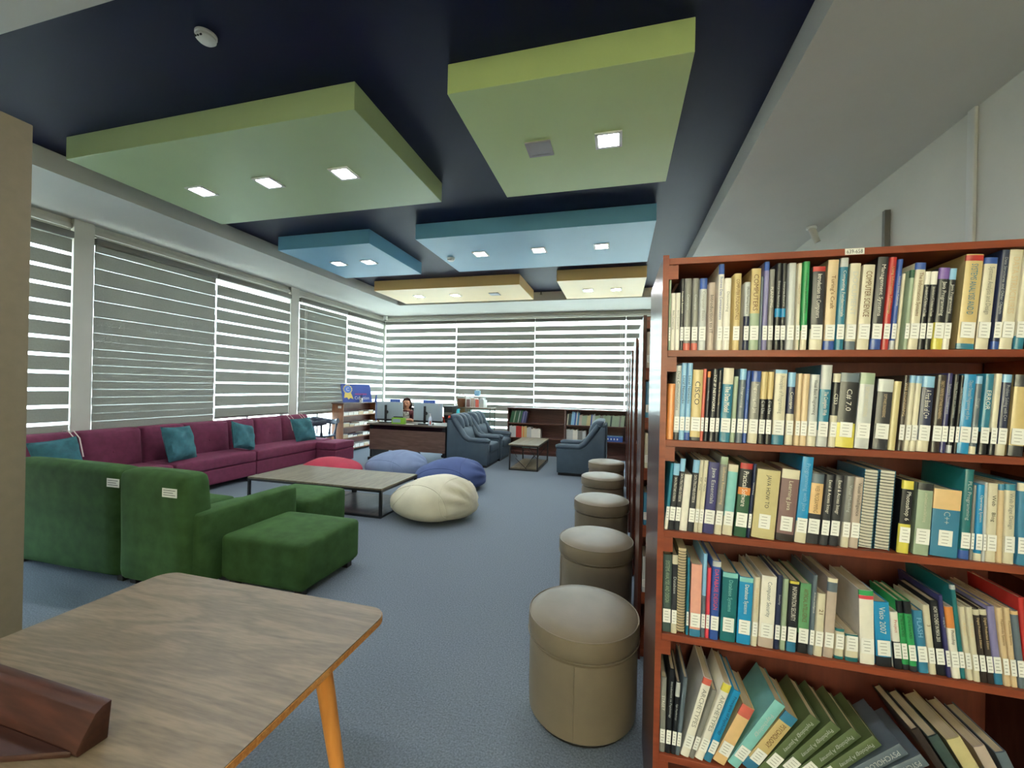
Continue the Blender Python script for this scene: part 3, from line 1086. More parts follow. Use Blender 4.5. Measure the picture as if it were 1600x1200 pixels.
# ------------------------------------------------------------------ books of the nearest bookcase
PAL = {'sage': (150, 166, 140), 'white': (222, 216, 204), 'charcoal': (48, 48, 52), 'grey': (128, 126, 120), 'silver': (184, 186, 184), 'taupe': (182, 164, 150), 'gold': (198, 174, 118),
       'slate': (92, 104, 114), 'lavender': (128, 122, 164), 'black': (26, 27, 30), 'cream': (204, 195, 170), 'green': (48, 148, 84), 'tan': (206, 180, 142), 'teal': (42, 118, 142), 'red': (176, 44, 40),
       'blue': (52, 84, 156), 'navy': (34, 42, 72), 'cyan': (30, 136, 186), 'skyblue': (132, 178, 210), 'orange': (214, 132, 66), 'salmon': (206, 100, 84), 'brownblack': (50, 40, 34),
       'indigo': (56, 54, 104), 'khaki': (192, 178, 130), 'purple': (124, 92, 164), 'yellow': (206, 192, 78), 'brown': (104, 64, 34), 'darkgreen': (38, 84, 56), 'aqua': (128, 188, 184), 'mauve': (124, 94, 92),
       'peach': (218, 180, 128), 'steel': (54, 120, 152), 'deepteal': (28, 104, 108), 'darkslate': (62, 78, 74), 'pink': (222, 160, 142), 'coral': (216, 70, 84), 'fern': (98, 150, 104), 'olive': (84, 98, 60)}
SAY = {'darkgreen': 'dark green', 'skyblue': 'sky blue', 'brownblack': 'brownish black', 'deepteal': 'deep teal', 'darkslate': 'dark slate', 'steel': 'steel blue', 'sage': 'sage green', 'olive': 'olive green', 'fern': 'fern green', 'aqua': 'aqua'}
bmat = {k: mat('cover_' + k, v, 0.32, 0.05, 40, coat=0.35) for k, v in PAL.items()}
inkm = {k: mat('print_' + k, v, 0.5) for k, v in PAL.items()}
m_pages = mat('paper_page_block', (190, 172, 142), 0.85, 0.10, 3, stretch=(400, 4, 4))
m_sticker = mat('call_number_sticker', (228, 226, 220), 0.45)
m_wire = mat('spiral_wire', (40, 40, 44), 0.35, metal=0.6)
STICK = {}


def sticker_mesh(w):
    k = round(w, 3)
    if k not in STICK:
        mb = MB()
        mb.box(0, k, -0.0008, 0, 0, 0.042)
        r = random.Random(int(k * 1e4))
        for j in range(4):
            a = k * (0.16 + 0.10 * r.random())
            b = k * (0.62 + 0.26 * r.random())
            mb.box(a, b, -0.0011, -0.0008, 0.0335 - 0.0088 * j, 0.0348 - 0.0088 * j, mi=1)
        STICK[k] = mb.mesh('call_number_label', [m_sticker, inkm['grey']], 0)
    return STICK[k]


ORD = ['first', 'second', 'third', 'fourth', 'fifth', 'sixth', 'seventh', 'eighth', 'ninth', 'tenth', 'eleventh', 'twelfth', 'thirteenth', 'fourteenth', 'fifteenth', 'sixteenth', 'seventeenth', 'eighteenth', 'nineteenth', 'twentieth']


def ordinal(k):
    if k < 20:
        return ORD[k]
    tens = {2: 'twenty', 3: 'thirty', 4: 'forty'}[(k + 1) // 10]
    u = (k + 1) % 10
    return {2: 'twentieth', 3: 'thirtieth', 4: 'fortieth'}[(k + 1) // 10] if u == 0 else tens + '-' + ORD[u - 1]


def make_book(label, x, z, y, w, h, lean, main, bands='-', stick=1, title='', tcol='white', depth=0.17, group='books'):
    """spine faces -y; x,z is the corner that touches the shelf (left one when leaning left, right one when leaning right)"""
    t = thing('book', label, 'book', (x, y, z + 0.0004), 0, group)
    t.rotation_euler = (0, lean, 0)
    x0 = 0.0 if lean <= 0 else -w
    rnd = random.Random(label)
    if main.startswith('SPIRAL'):
        pm = m_pages if main == 'SPIRALTAN' else mat('photocopy_paper', (212, 206, 190), 0.8)
        MB().box(x0 + 0.001, x0 + w - 0.001, 0.008, depth, 0.002, h - 0.002).build('pages', pm, t, smooth=0)
        cm = bmat['khaki'] if main == 'SPIRALTAN' else bmat['steel']
        for xa in (x0, x0 + w - 0.001):
            MB().box(xa, xa + 0.001, 0.006, depth + 0.002, 0, h).build('cover', cm, t, smooth=0)
        ring = MB().tube([(math.cos(a) * (w / 2 + 0.001), math.sin(a) * 0.010, 0) for a in [2 * PI * k / 16 for k in range(16)]], 0.0009, 5, True).mesh('binding_ring', m_wire)
        n = int(h / 0.0085)
        for k in range(1, n):
            obj('binding_ring', ring, t, (x0 + w / 2, 0.007, k * h / n))
        return t
    cm = bmat[main]
    c = min(0.0026, w * 0.2)
    mb = MB()
    mb.prism([(x0, 0.0), (x0 + w * 0.12, -0.0016), (x0 + w * 0.5, -0.0026), (x0 + w * 0.88, -0.0016), (x0 + w, 0.0), (x0 + w, depth), (x0 + w - c, depth), (x0 + w - c, 0.002), (x0 + c, 0.002), (x0 + c, depth), (x0, depth)], 'z', 0, h)
    mb.build('cover', cm, t, smooth=60)
    MB().box(x0 + c, x0 + w - c, 0.0022, depth - 0.004, 0.003, h - 0.003).build('pages', m_pages, t, smooth=0)
    if bands != '-':
        for b in bands.split(','):
            a0, a1, col = b.split('-')
            a0, a1 = float(a0 or 0) * h, float(a1) * h
            bb = MB().prism([(x0 - 0.0002, 0.004), (x0 - 0.0002, 0), (x0 + w * 0.12, -0.0020), (x0 + w * 0.5, -0.0030), (x0 + w * 0.88, -0.0020), (x0 + w + 0.0002, 0), (x0 + w + 0.0002, 0.004)], 'z', a0 + 0.0002, a1 - 0.0002)
            bb.build('spine_band', bmat[col], t, smooth=60)
    top = h * 0.94
    bot = 0.088 if stick else h * 0.12
    if bands != '-':
        for b in bands.split(','):
            a0, a1, col = b.split('-')
            if float(a1) > 0.93 and float(a0 or 0) > 0.5:
                top = min(top, float(a0) * h - 0.004)
            if float(a0 or 0) < 0.05 and float(a1) < 0.6:
                bot = max(bot, float(a1) * h + 0.004)
    if title and w > 0.0075 and top - bot > 0.03:
        tm = text_mesh(title, w * 0.5, inkm[tcol], (top - bot) * 0.94, min(w * 0.5, 0.014))
        if tm:
            o = obj('lettering', tm, t, (x0 + w / 2, -0.0034, (top + bot) / 2))
            o.matrix_local = Matrix.Translation((x0 + w / 2, -0.0034, (top + bot) / 2)) @ Matrix(((0, 1, 0, 0), (0, 0, -1, 0), (-1, 0, 0, 0), (0, 0, 0, 1)))
    if stick:
        sw = w * 0.9 if w < 0.034 else 0.03
        obj('call_number_label', sticker_mesh(sw), t, (x0 + (w - round(sw, 3)) / 2, -0.0031, 0.030))
    return t


def book_rows(data, row, z, y=1.362):
    for k, ln in enumerate(data.strip().split('\n')):
        p = ln.split(' ', 7)
        x, w, a, h = float(p[0]) / 1000, float(p[1]) / 1000, math.radians(float(p[2])), float(p[3]) / 1000
        main, bands, st = p[4], p[5], int(p[6])
        title, tcol = (p[7].split('|') if len(p) > 7 else ('', 'white'))
        if a > 0:
            x = x + w / math.cos(a)
        say = SAY.get(main, main)
        if main.startswith('SPIRAL'):
            what = 'white spiral-bound volume' if main == 'SPIRAL' else 'tan comb-bound volume'
        else:
            what = say + ' book'
            if bands != '-':
                b0 = bands.split(',')[0].split('-')
                bc_ = SAY.get(b0[2], b0[2])
                if b0[2] != main:
                    what += ' with %s %s' % (bc_, 'top' if float(b0[1]) > 0.9 else 'foot' if float(b0[0] or 0) < 0.1 else 'band')
        lb = '%s, %s from left, %s shelf, nearest bookcase' % (what, ordinal(k), row)
        r = random.Random(k * 31 + int(z * 1000))
        hmax = {1.627: 0.262, 1.349: 0.255, 1.068: 0.258, 0.749: 0.296}.get(z, 0.3)
        if k < 2 and z == 1.068:
            h = min(h, 0.208)
        h = min(h, (hmax - w * abs(math.sin(a))) / math.cos(a))
        make_book(lb, x, z, y + r.uniform(0, 0.004), w, h, a, main, bands, st, title, tcol, r.uniform(0.15, 0.185) if h > 0.2 else r.uniform(0.12, 0.14), 'books on the %s shelf' % row)


BOOKS_1 = """
146.0 6.0 0.0 220 sage - 1
152.6 12.8 0.1 179 white - 0 Basic Computing|grey
166.0 12.8 0.2 179 white - 0 Basic Computing|grey
179.4 9.8 0.3 222 charcoal - 1 Network Essentials|white
189.8 18.8 0.4 222 grey 0-.1-salmon 1 Concepts|silver
212.0 17.8 0.5 222 grey 0-.1-salmon 1 Concepts|silver
233.0 19.8 0.6 221 silver .85-1-blue 1 Computer Basics|grey
258.0 17.8 0.7 207 taupe - 0 Introduction to IT|charcoal
284.0 14.8 0.8 262 white .88-1-blue 1 Business Data Communications|blue
300.0 18.8 0.9 218 white - 1 Discovering|grey
327.0 18.8 1.0 231 gold - 1 COMPUTER FUNDAMENTALS|brown
356.0 14.8 1.0 204 silver 0-.5-navy 1 Effective Teaching of Science|charcoal
372.0 24.8 1.1 243 gold 0-.45-sage 1 COMPUTERS|brown
398.0 6.8 1.1 219 slate - 0
406.0 12.8 1.1 263 lavender .9-1-blue 1
421.0 13.8 1.0 239 grey - 1 PLANNING|white
439.0 13.8 0.9 256 black .38-.48-cyan 1 Enterprise Resource|silver
454.0 12.8 0.8 255 black .38-.48-cyan 1 Enterprise Resource|silver
471.0 18.8 0.9 255 silver - 1
493.0 9.8 1.1 253 cream - 1 Computers in Society|brown
506.0 15.8 1.4 257 green 0-.22-cream 1 Computers in Your Future|darkgreen
529.0 30.8 1.6 240 charcoal .94-1-red,0-.25-cream 1 Introduction to Computers|white
565.0 25.8 2.0 258 tan 0-.1-blue 1 Turing's Craft|brown
593.0 18.8 2.4 266 teal .9-1-silver 1 Computing Fundamentals|white
617.0 24.8 2.8 245 cream .0-.1-slate 1 DOCUMENT|silver
646.0 27.8 3.2 239 cream - 1 COMPUTER SCIENCE|brown
677.0 24.7 3.7 259 charcoal 0-.12-blue 1 Management Systems|white
704.0 15.8 3.9 257 red - 1 Using Information Technology|gold
722.0 10.8 4.0 250 blue 0-.1-silver 1 Industry Driven Multimedia|white
736.0 7.8 4.1 211 cream - 0
752.0 9.8 4.1 219 sage .9-1-darkgreen 1
764.0 22.7 4.1 238 cream .92-1-blue 1 The Information Systems|brown
788.0 12.8 4.0 214 black .83-1-white 1 Introduction to PC Hardware and Trouble|white
802.0 13.8 4.0 213 black .83-1-white 1 Introduction to PC Hardware and Trouble|white
817.0 22.7 4.1 221 black .86-1-purple,0-.33-yellow 1 Java Programming|white
841.0 15.8 4.1 219 black .86-1-skyblue,0-.33-white 1 Java Programming|white
872.0 36.7 4.2 253 gold .93-.99-red,0-.06-teal 1 SYSTEMS ANALYSIS AND D|teal
913.0 26.7 4.3 243 cream .93-1-blue 1 Systems Analysis and Design|grey
945.0 15.7 4.4 263 navy 0-.08-blue 1 Data Structures and Other Objects|silver
963.0 25.7 4.5 270 cream - 1 DATA STRUCTURES|tan
991.0 19.7 4.5 267 cream 0-.13-teal 1
"""
BOOKS_2 = """
146.0 19.8 1.2 174 orange - 0
166.4 15.8 1.3 231 silver 0-.1-charcoal 1 Data Communications|charcoal
182.8 14.8 1.3 239 skyblue - 1 Local Networks|navy
198.2 14.8 1.6 239 skyblue 0-.1-blue 1 Local Networks|navy
213.6 28.8 1.8 218 gold 0-.05-charcoal 1 CISCO|charcoal
243.0 8.8 2.0 221 salmon - 1
254.0 8.8 2.1 214 charcoal .91-1-orange 1 Networking|silver
267.0 14.8 2.3 221 charcoal - 1 TCP IP NETWORKS|white
284.0 9.8 2.4 218 charcoal - 1 Guide to Networks|tan
297.0 27.8 2.4 224 teal .78-1-cream 1 The Data Model|white
327.0 11.8 2.5 199 sage - 1
342.0 16.8 2.5 222 slate .85-1-skyblue 1 Programming|silver
361.0 9.8 2.5 217 blue - 1 C Programs|skyblue
374.0 24.8 2.4 216 grey .85-1-blue,0-.32-cream 1 Programming with Java|white
401.0 16.8 2.2 214 black .62-1-gold 1 C in Use|silver
420.0 14.8 2.1 214 black .62-1-gold 1 C in Use|silver
438.0 29.8 2.0 220 cream 0-.13-teal,.95-1-skyblue 1 Principles of Programming|grey
473.0 18.8 1.9 213 navy .8-1-skyblue,0-.43-cream 1 Concepts|white
496.0 11.8 2.0 210 tan - 1
509.0 16.8 2.2 209 tan - 1
528.0 21.8 2.4 207 silver 0-.28-cream 1 Visual Basic Programming|charcoal
552.0 25.8 2.8 235 teal .7-1-silver,0-.2-silver 1 The Complete Web|white
582.0 16.8 3.2 211 black .88-1-cream,0-.43-cream 1 CSS3|white
599.4 43.7 3.4 212 black .88-1-slate,0-.33-yellow 1 C# 7.0|white
645.0 33.7 3.6 213 silver .85-1-sage 1 SOFTWARE ENGINEERING|cream
687.0 34.7 3.8 196 charcoal .82-1-silver 1 SOFTWARE ENGINEERING|tan
723.0 16.8 3.9 191 khaki - 0
744.0 11.8 3.9 208 brownblack - 1 WEB ENGINEERING|tan
759.0 11.8 3.9 208 cream .9-1-skyblue 1
772.0 13.8 3.9 207 cream .9-1-skyblue 1
788.0 26.7 3.9 206 navy .85-1-skyblue,0-.15-cream 1 A First Book of C++|white
819.0 20.7 3.9 210 brownblack - 1 OBJECT-ORIENTED SOFTWARE ENGINEERING|tan
841.0 12.8 3.9 215 indigo - 1 Software Development|silver
856.0 10.8 3.9 212 black 0-.1-silver 1 Theory, Practice and Techniques|silver
869.0 7.8 3.9 210 black - 1 Theory, Practice and Techniques|silver
878.0 24.7 3.9 212 cyan - 1 Object Oriented Programming with Java|silver
904.0 13.8 3.8 208 slate .9-1-skyblue,0-.1-cream 1 Design|silver
924.0 18.8 3.7 214 teal 0-.28-black 1 ERROR|white
945.0 13.8 3.6 215 cream 0-.28-black 1
960.0 18.8 3.6 213 navy .9-1-skyblue,0-.14-cream 1 Problem Solving with C++|silver
985.0 29.7 3.5 212 gold .85-1-charcoal,0-.13-charcoal 1
"""
BOOKS_3 = """
146.0 9.8 4.2 244 teal 0-.25-white 1
156.7 16.8 4.1 224 charcoal .82-1-skyblue 1 DATA STRUCTURES OUTSIDE IN|white
174.4 14.8 4.1 224 charcoal .82-1-skyblue 1 DATA STRUCTURES OUTSIDE IN|white
190.0 21.7 4.0 175 white - 0
212.6 17.8 3.9 222 charcoal .82-1-skyblue 1 DATA STRUCTURES OUTSIDE IN|white
231.3 10.8 3.9 223 cream - 1 PHP   MySQL|black
242.7 11.8 3.9 223 cream - 1 PHP   MySQL|black
256.0 29.7 3.9 218 indigo - 1 Java Essentials|silver
288.0 19.7 4.0 237 grey .9-1-sage,0-.25-cream 1 Software Reengineering|tan
311.0 26.7 4.1 214 cream .26-.9-aqua 1
342.0 32.7 4.1 221 darkgreen .92-1-red,.67-.92-black,.57-.67-orange 1 Practical Software|white
377.0 7.8 4.2 221 navy - 1 Software Testing|white
389.0 60.6 4.1 204 khaki 0-.07-khaki 1 JAVA HOW TO|charcoal
454.0 44.7 4.1 210 mauve .87-1-cream,0-.1-brownblack 1 Learning Java|cream
502.0 27.7 4.0 250 cyan 0-.25-cream 1 Programming with Java|skyblue
532.0 29.7 4.0 206 charcoal .85-.98-slate,.42-.85-peach 1 WEB PROGRAMMING|brown
565.0 19.8 3.9 203 charcoal - 1 Excel & Access Integr|white
589.0 21.7 3.8 203 charcoal - 1 Excel & Access Integr|white
617.0 17.8 3.7 202 grey 0-.35-cream 1 Visual Modeling|silver
638.0 20.8 3.5 200 taupe - 1 Visual Intelligence|charcoal
663.0 32.7 3.4 223 SPIRAL - 0
700.0 35.7 3.2 223 SPIRAL - 0
750.0 25.8 3.1 200 black .88-1-yellow,0-.4-yellow 1 Photoshop 6|white
786.0 33.8 2.9 196 sage .9-1-black,.03-.05-sage 1 Linux Command Line and Shell Scripting|cream
824.0 59.7 2.6 182 steel .7-1-peach 1 C++|silver
887.0 20.8 2.3 240 deepteal 0-.1-blue 1 PLC Programming|silver
910.0 6.8 1.9 200 grey - 1 LECTURE|taupe
918.8 14.8 1.5 202 cyan 0-.1-cream 1 Operating System|white
935.5 6.8 1.1 209 silver - 1
944.0 20.8 0.9 207 cream - 1 Web    Blog|black
967.0 11.8 0.6 207 tan .92-1-steel 0
981.0 21.8 0.5 208 cream .92-1-teal 1 Web Page Design|grey
1008.0 21.8 0.4 213 steel .9-1-cream 1
"""
BOOKS_4 = """
146.4 24.8 -0.1 241 darkslate 0-.05-darkslate 1 SYSTEMS ANALYSIS AND DESIGN|sage
171.8 15.8 0.1 243 charcoal .88-1-cream,0-.12-cream 1 Database|silver
188.2 22.8 0.3 264 SPIRALTAN - 0
215.0 6.8 0.5 238 teal - 1 Databases|white
225.0 29.8 0.7 221 pink 0-.1-steel 1
257.0 10.8 1.0 256 skyblue 0-.5-slate 1
270.0 9.8 1.1 214 coral - 1
282.0 22.8 1.3 238 blue .93-1-silver 1 DATABASE DESIGN|coral
311.0 40.8 1.5 207 deepteal .93-1-aqua 1 Database Systems|aqua
356.0 36.8 1.8 199 cyan .93-1-aqua 1 Database Systems|white
395.0 14.8 1.9 205 cream - 1 NETWORK|tan
414.0 38.8 2.0 211 white 0-.14-taupe 1 Computer Security|slate
455.0 13.8 2.0 218 navy - 1 Security|silver
471.0 12.8 2.1 210 sage - 1
487.0 23.8 2.0 206 black .96-1-yellow,0-.14-steel 1 INFORMATION SECURITY|white
515.0 26.8 2.1 202 fern 0-.28-black 1 ARTIFICIAL INTELLIGENCE|brown
544.0 10.8 2.2 230 slate - 1 Artificial Intelligence|white
557.0 19.8 2.4 180 cream - 1 21|brown
580.0 23.8 2.5 227 taupe .83-.95-slate,.95-1-cream 1
609.0 20.8 1.4 87 cream .9-1-deepteal,0-.1-deepteal 1
635.0 29.8 -0.2 76 cream .9-1-deepteal,0-.15-deepteal 1
670.0 33.8 -1.8 205 white .93-1-green,.88-.93-coral 1
709.6 35.7 -3.5 177 cyan 0-.15-black 1 Visio 2007|white
750.8 17.7 -5.3 155 white 0-.48-black 1 Project|red
770.6 13.7 -5.8 188 green .82-1-black,0-.08-charcoal 1 LETTING GO of the WORDS|black
785.2 16.7 -5.8 190 green .82-1-black,0-.08-charcoal 1 LETTING GO of the WORDS|black
806.0 21.7 -6.0 167 steel - 1 FLASH|skyblue
830.0 14.7 -6.1 186 cream - 1 3|brown
848.0 18.7 -6.2 199 black - 1 HOW TO CHEAT IN MAYA 2010|white
868.0 8.7 -6.3 218 indigo - 1 Bringing 3D|silver
879.0 17.7 -6.4 189 white .7-1-orange 1 Photoshop|black
899.0 10.7 -6.4 248 deepteal .95-1-silver 1
912.0 11.7 -6.4 193 cream - 1 A Guide|tan
926.0 12.7 -6.4 195 cream - 1 A Guide|tan
941.0 12.7 -6.3 191 brownblack .92-1-cream 1 Digital Production Edition|tan
955.0 13.7 -6.3 194 brownblack .92-1-cream 1 Digital Production Edition|tan
971.0 16.7 -6.2 203 lavender 0-.15-steel 1
990.0 12.7 -6.1 203 tan - 1 Multimedia Systems|brown
1005.0 11.7 -5.8 205 tan - 1 Multimedia Systems|brown
1019.0 14.7 -5.8 199 slate .95-1-peach 1
1035.0 13.7 -5.6 236 red - 1
"""
book_rows(BOOKS_1, 'top', 1.627)
book_rows(BOOKS_2, 'second', 1.349)
book_rows(BOOKS_3, 'third', 1.068)
book_rows(BOOKS_4, 'fourth', 0.749)

# slumped books on the lowest shelf in view
LOW = [(.156, 16, .3, 232, 'grey - 1 STREET|white'), (.172, 15, 2.0, 262, 'black - 1 Introduction to Psychology|silver'), (.186, 12, 3.0, 225, 'black .8-1-silver 1 Ego Psychology|silver'), (.199, 12, 4.5, 244, 'slate - 1'),
       (.214, 24, 14.0, 258, 'white .92-1-salmon 1 ARCHETYPES|grey'), (.229, 14, 15.5, 228, 'grey - 1'), (.254, 23, 17.3, 255, 'white .9-1-yellow 1 ARCHETYPES|grey'), (.276, 20, 19.1, 242, 'cyan 0-.12-steel 1 Principles of Psychology|navy'),
       (.314, 34, 23.1, 201, 'peach .82-1-salmon 1'), (.352, 31, 29.9, 245, 'aqua - 1 Psychology|silver'), (.396, 36, 31.5, 214, 'gold .85-1-steel,0-.15-steel 1 PSYCHOLOGY|brown'),
       (.436, 31, 34.5, 228, 'olive - 1 Psychology A Journey|silver'), (.477, 31, 38.0, 226, 'olive - 1 Psychology A Journey|silver'), (.519, 31, 41.0, 224, 'olive - 1 Psychology A Journey|silver'), (.563, 31, 44.0, 218, 'olive - 1 Psychology A Journey|silver'),
       (.612, 32, 48.0, 220, 'slate - 1 PSYCHOLOGY|silver'), (.664, 32, 51.0, 205, 'slate - 1 PSYCHOLOGY|silver')]
prev = None
for k, (fx, w, a, h, d) in enumerate(LOW):
    p = d.split(' ', 3)
    title, tcol = (p[3].split('|') if len(p) > 3 else ('', 'white'))
    an = math.radians(a)
    w /= 1000
    fx += 0.005 - 0.012 * max(0, k - 8) / 8
    if prev is not None:
        fx = max(fx, prev + w / math.cos(an) + 0.0008)
    prev = fx
    what = SAY.get(p[0], p[0]) + ' book' + (' slumped to the right' if a > 10 else '')
    make_book('%s, %s from left on the lowest shelf in view' % (what, ordinal(k)), fx, 0.375, 1.362, w, h / 1000, an, p[0], p[1], int(p[2]), title, tcol, 0.17, 'books on the lowest shelf in view')
x = 0.928
for k, (w, h, a, c) in enumerate(((20, 255, -33, 'brownblack'), (26, 240, -32, 'darkslate'), (34, 238, -30, 'khaki'), (26, 225, -27, 'taupe'), (24, 215, -24, 'slate'))):
    an = math.radians(a)
    make_book('%s book leaning left, %s of five at right, lowest shelf in view' % (SAY.get(c, c), ORD[k]), x, 0.375, 1.362, w / 1000, h / 1000, an, c, '-', 0, '', 'white', 0.175, 'books on the lowest shelf in view')
    x += w / 1000 / math.cos(an) + 0.002

# ------------------------------------------------------------------ low bookcases under the back windows
m_lowcase = wood('brown_low_bookcase', (84, 54, 46), (104, 68, 58), 0.35, 1.0, 'x')
LZ = [0.07, 0.385, 0.712]


def low_case(label, x0, x1):
    t = thing('low_bookcase', label, 'bookcase', (x0, 9.0, 0), 0, 'low bookcases by the back windows')
    w = x1 - x0
    for xa in (0, w - 0.02):
        MB().box(xa, xa + 0.02, 0, 0.32, 0, 1.03).build('side_panel', m_lowcase, t, smooth=0)
    for z in LZ:
        MB().box(0.02, w - 0.02, 0.002, 0.31, z - 0.022, z).build('shelf', m_lowcase, t, smooth=0)
    MB().box(0.02, w - 0.02, 0.31, 0.32, 0.02, 1.03).build('back_board', m_lowcase, t, smooth=0)
    MB().box(-0.01, w + 0.0, -0.01, 0.34, 1.03, 1.055, 0.003, 1).build('top_board', m_lowcase, t)
    MB().box(0.02, w - 0.02, 0.02, 0.04, 0.0, 0.047).build('plinth', m_lowcase, t, smooth=0)
    return t


low_case('low brown bookcase with green and red book sets', -2.44, -1.14)
low_case('low brown bookcase behind the right armchair', -1.128, 0.19)


def small_books(specs, x, z, y, where, lean=0.0, dep=0.2):
    """specs: colour, count, width mm, height mm"""
    k = 0
    for col, n, w, h in specs:
        me = None
        for i in range(n):
            wi, hi = w / 1000, h / 1000 * (1 + 0.04 * math.sin(k * 2.3))
            mb = MB()
            c = wi * 0.15
            mb.prism([(0, 0), (wi * 0.5, -0.002), (wi, 0), (wi, dep), (wi - c, dep), (wi - c, 0.003), (c, 0.003), (c, dep), (0, dep)], 'z', 0, hi)
            t = thing('book', '%s book, %s from left on the %s' % (SAY.get(col, col), ordinal(k), where), 'book', (x, y, z + 0.0004), 0, 'books on the ' + where)
            t.rotation_euler = (0, lean, 0)
            mb2 = mb.build('cover', bmat[col], t, smooth=0)
            MB().box(c, wi - c, 0.004, dep - 0.004, 0.003, hi - 0.004).build('pages', m_pages, t, smooth=0)
            if lean > 0:
                for ch in t.children:
                    ch.location.x = -wi
                t.location.x = x + wi / math.cos(lean)
            x += wi / math.cos(lean) + 0.001
            k += 1
    return x


small_books([('darkgreen', 3, 26, 260), ('sage', 1, 22, 270), ('darkgreen', 3, 26, 280), ('silver', 1, 16, 280), ('darkgreen', 2, 26, 280), ('indigo', 1, 30, 270), ('lavender', 1, 20, 265), ('indigo', 2, 28, 270)], -2.40, 0.712, 9.03, 'upper shelf of the left low bookcase', math.radians(11))
small_books([('silver', 5, 30, 250), ('red', 4, 32, 258), ('gold', 1, 30, 255), ('orange', 1, 26, 255), ('gold', 2, 30, 255), ('silver', 3, 34, 235), ('white', 6, 34, 205)], -2.40, 0.385, 9.03, 'middle shelf of the left low bookcase')
small_books([('cream', 1, 28, 235), ('darkslate', 2, 30, 240), ('skyblue', 2, 36, 285), ('blue', 1, 28, 280), ('silver', 1, 30, 285), ('steel', 1, 34, 275), ('taupe', 2, 30, 225), ('sage', 3, 34, 215), ('khaki', 2, 40, 225), ('blue', 1, 26, 245), ('silver', 2, 26, 245), ('sage', 3, 34, 225), ('grey', 2, 34, 225), ('sage', 4, 38, 232), ('darkslate', 1, 34, 235), ('sage', 4, 36, 228), ('grey', 1, 36, 240), ('sage', 2, 36, 236)], -1.10, 0.712, 9.03, 'upper shelf of the right low bookcase', math.radians(5))
small_books([('silver', 4, 34, 225), ('white', 3, 34, 215), ('grey', 3, 34, 210), ('silver', 2, 34, 215)], -1.10, 0.385, 9.03, 'middle shelf of the right low bookcase')
t = thing('blue_storage_box', 'bright blue box on the middle shelf near the tall bookcases', 'box', (-0.12, 9.06, 0.385))
MB().box(-0.18, 0.22, 0, 0.2, 0.0, 0.11, 0.004, 1).build('body', bmat['blue'], t)
MB().box(-0.18, 0.22, -0.001, 0.2, 0.11, 0.122, 0.003, 1).build('lid', bmat['skyblue'], t)
for k in range(4):
    MB().box(-0.10 + k * 0.065, -0.075 + k * 0.065, -0.0015, 0, 0.04, 0.075).build('print_mark', m_sticker, t, smooth=0)

# ------------------------------------------------------------------ magazine bookcase by the left windows
m_magcase = wood('warm_brown_case', (118, 72, 44), (146, 92, 58), 0.4, 1.0, 'z')
t = thing('magazine_bookcase', 'brown open bookcase carrying the blue sign', 'bookcase', (-5.72, 7.60, 0))
MW, MD, MH = 1.40, 0.28, 1.09
for y0 in (0, MW - 0.02):
    MB().box(-MD, 0, y0, y0 + 0.02, 0, MH - 0.02).build('side_panel', m_magcase, t, smooth=0)
MB().box(-MD, -MD + 0.01, 0.02, MW - 0.02, 0.02, MH - 0.02).build('back_board', m_caseback, t, smooth=0)
MB().box(-MD - 0.02, 0.01, -0.01, MW + 0.01, MH - 0.02, MH, 0.003, 1).build('top_board', m_lowcase, t)
MZ = [0.08, 0.33, 0.57, 0.82]
for z in MZ:
    MB().box(-MD + 0.01, -0.003, 0.02, MW - 0.02, z - 0.02, z).build('shelf', m_magcase, t, smooth=0)
p = MB().box(-0.13, -0.05, -0.0015, 0, 0.98, 1.03).build('number_plate', m_paper, t, smooth=0)
for zi, z in enumerate(MZ):
    y = 7.64
    k = 0
    rr = random.Random(zi)
    while y < 8.85:
        w = rr.uniform(0.14, 0.20)
        h = rr.uniform(0.045, 0.09)
        col = rr.choice(['silver', 'white', 'silver', 'grey'] if zi != 1 else ['silver', 'skyblue', 'white', 'navy'])
        o = thing('magazine_stack', '%s magazine pile, %s from the near end, %s shelf of the brown bookcase' % (SAY.get(col, col), ORD[k], ('lowest', 'third', 'second', 'top')[zi]), 'magazines', (-5.73, y, z + 0.0004), 0, 'magazine piles on the brown bookcase')
        MB().box(-0.21, 0, 0, w, h - 0.012, h, 0.001, 1).build('top_issue', bmat[col], o)
        MB().box(-0.205, -0.004, 0.003, w - 0.003, 0, h - 0.0125).build('lower_issues', m_pages if rr.random() < 0.4 else m_paper, o, smooth=0)
        y += w + 0.012
        k += 1

# blue sign with badge
m_sign = mat('blue_sign_board', (58, 84, 168), 0.45)
m_badge = mat('badge_yellow', (226, 206, 110), 0.5)
m_badgeb = mat('badge_blue', (92, 128, 206), 0.5)
m_signred = mat('sign_pink_print', (150, 74, 140), 0.5)
t = thing('collection_sign', 'blue board sign with yellow ribbon badge on the brown bookcase', 'sign', (-5.82, 8.25, 1.0945), math.radians(66))
t.rotation_euler = (math.radians(-12), 0, math.radians(58))
SW, SHT = 0.68, 0.42
MB().prism([(-SW / 2, 0), (SW / 2, 0), (SW / 2 - 0.03, SHT), (-SW / 2 - 0.03, SHT)], 'y', 0, 0.012).build('board', m_sign, t, smooth=0)
bd = MB().prism([(-0.33 + 0.11 + 0.085 * math.cos(a), 0.30 + 0.085 * math.sin(a)) for a in [2 * PI * k / 28 for k in range(28)]], 'y', -0.003, 0).build('badge', m_badgeb, t, smooth=0)
MB().prism([(-0.22 + 0.11 * math.cos(a) * (1.0 if k % 2 else 0.86), 0.30 + 0.11 * math.sin(a) * (1.0 if k % 2 else 0.86)) for k, a in enumerate([2 * PI * k / 28 for k in range(28)])], 'y', -0.0015, 0).build('badge_rim', m_badge, bd, smooth=0)
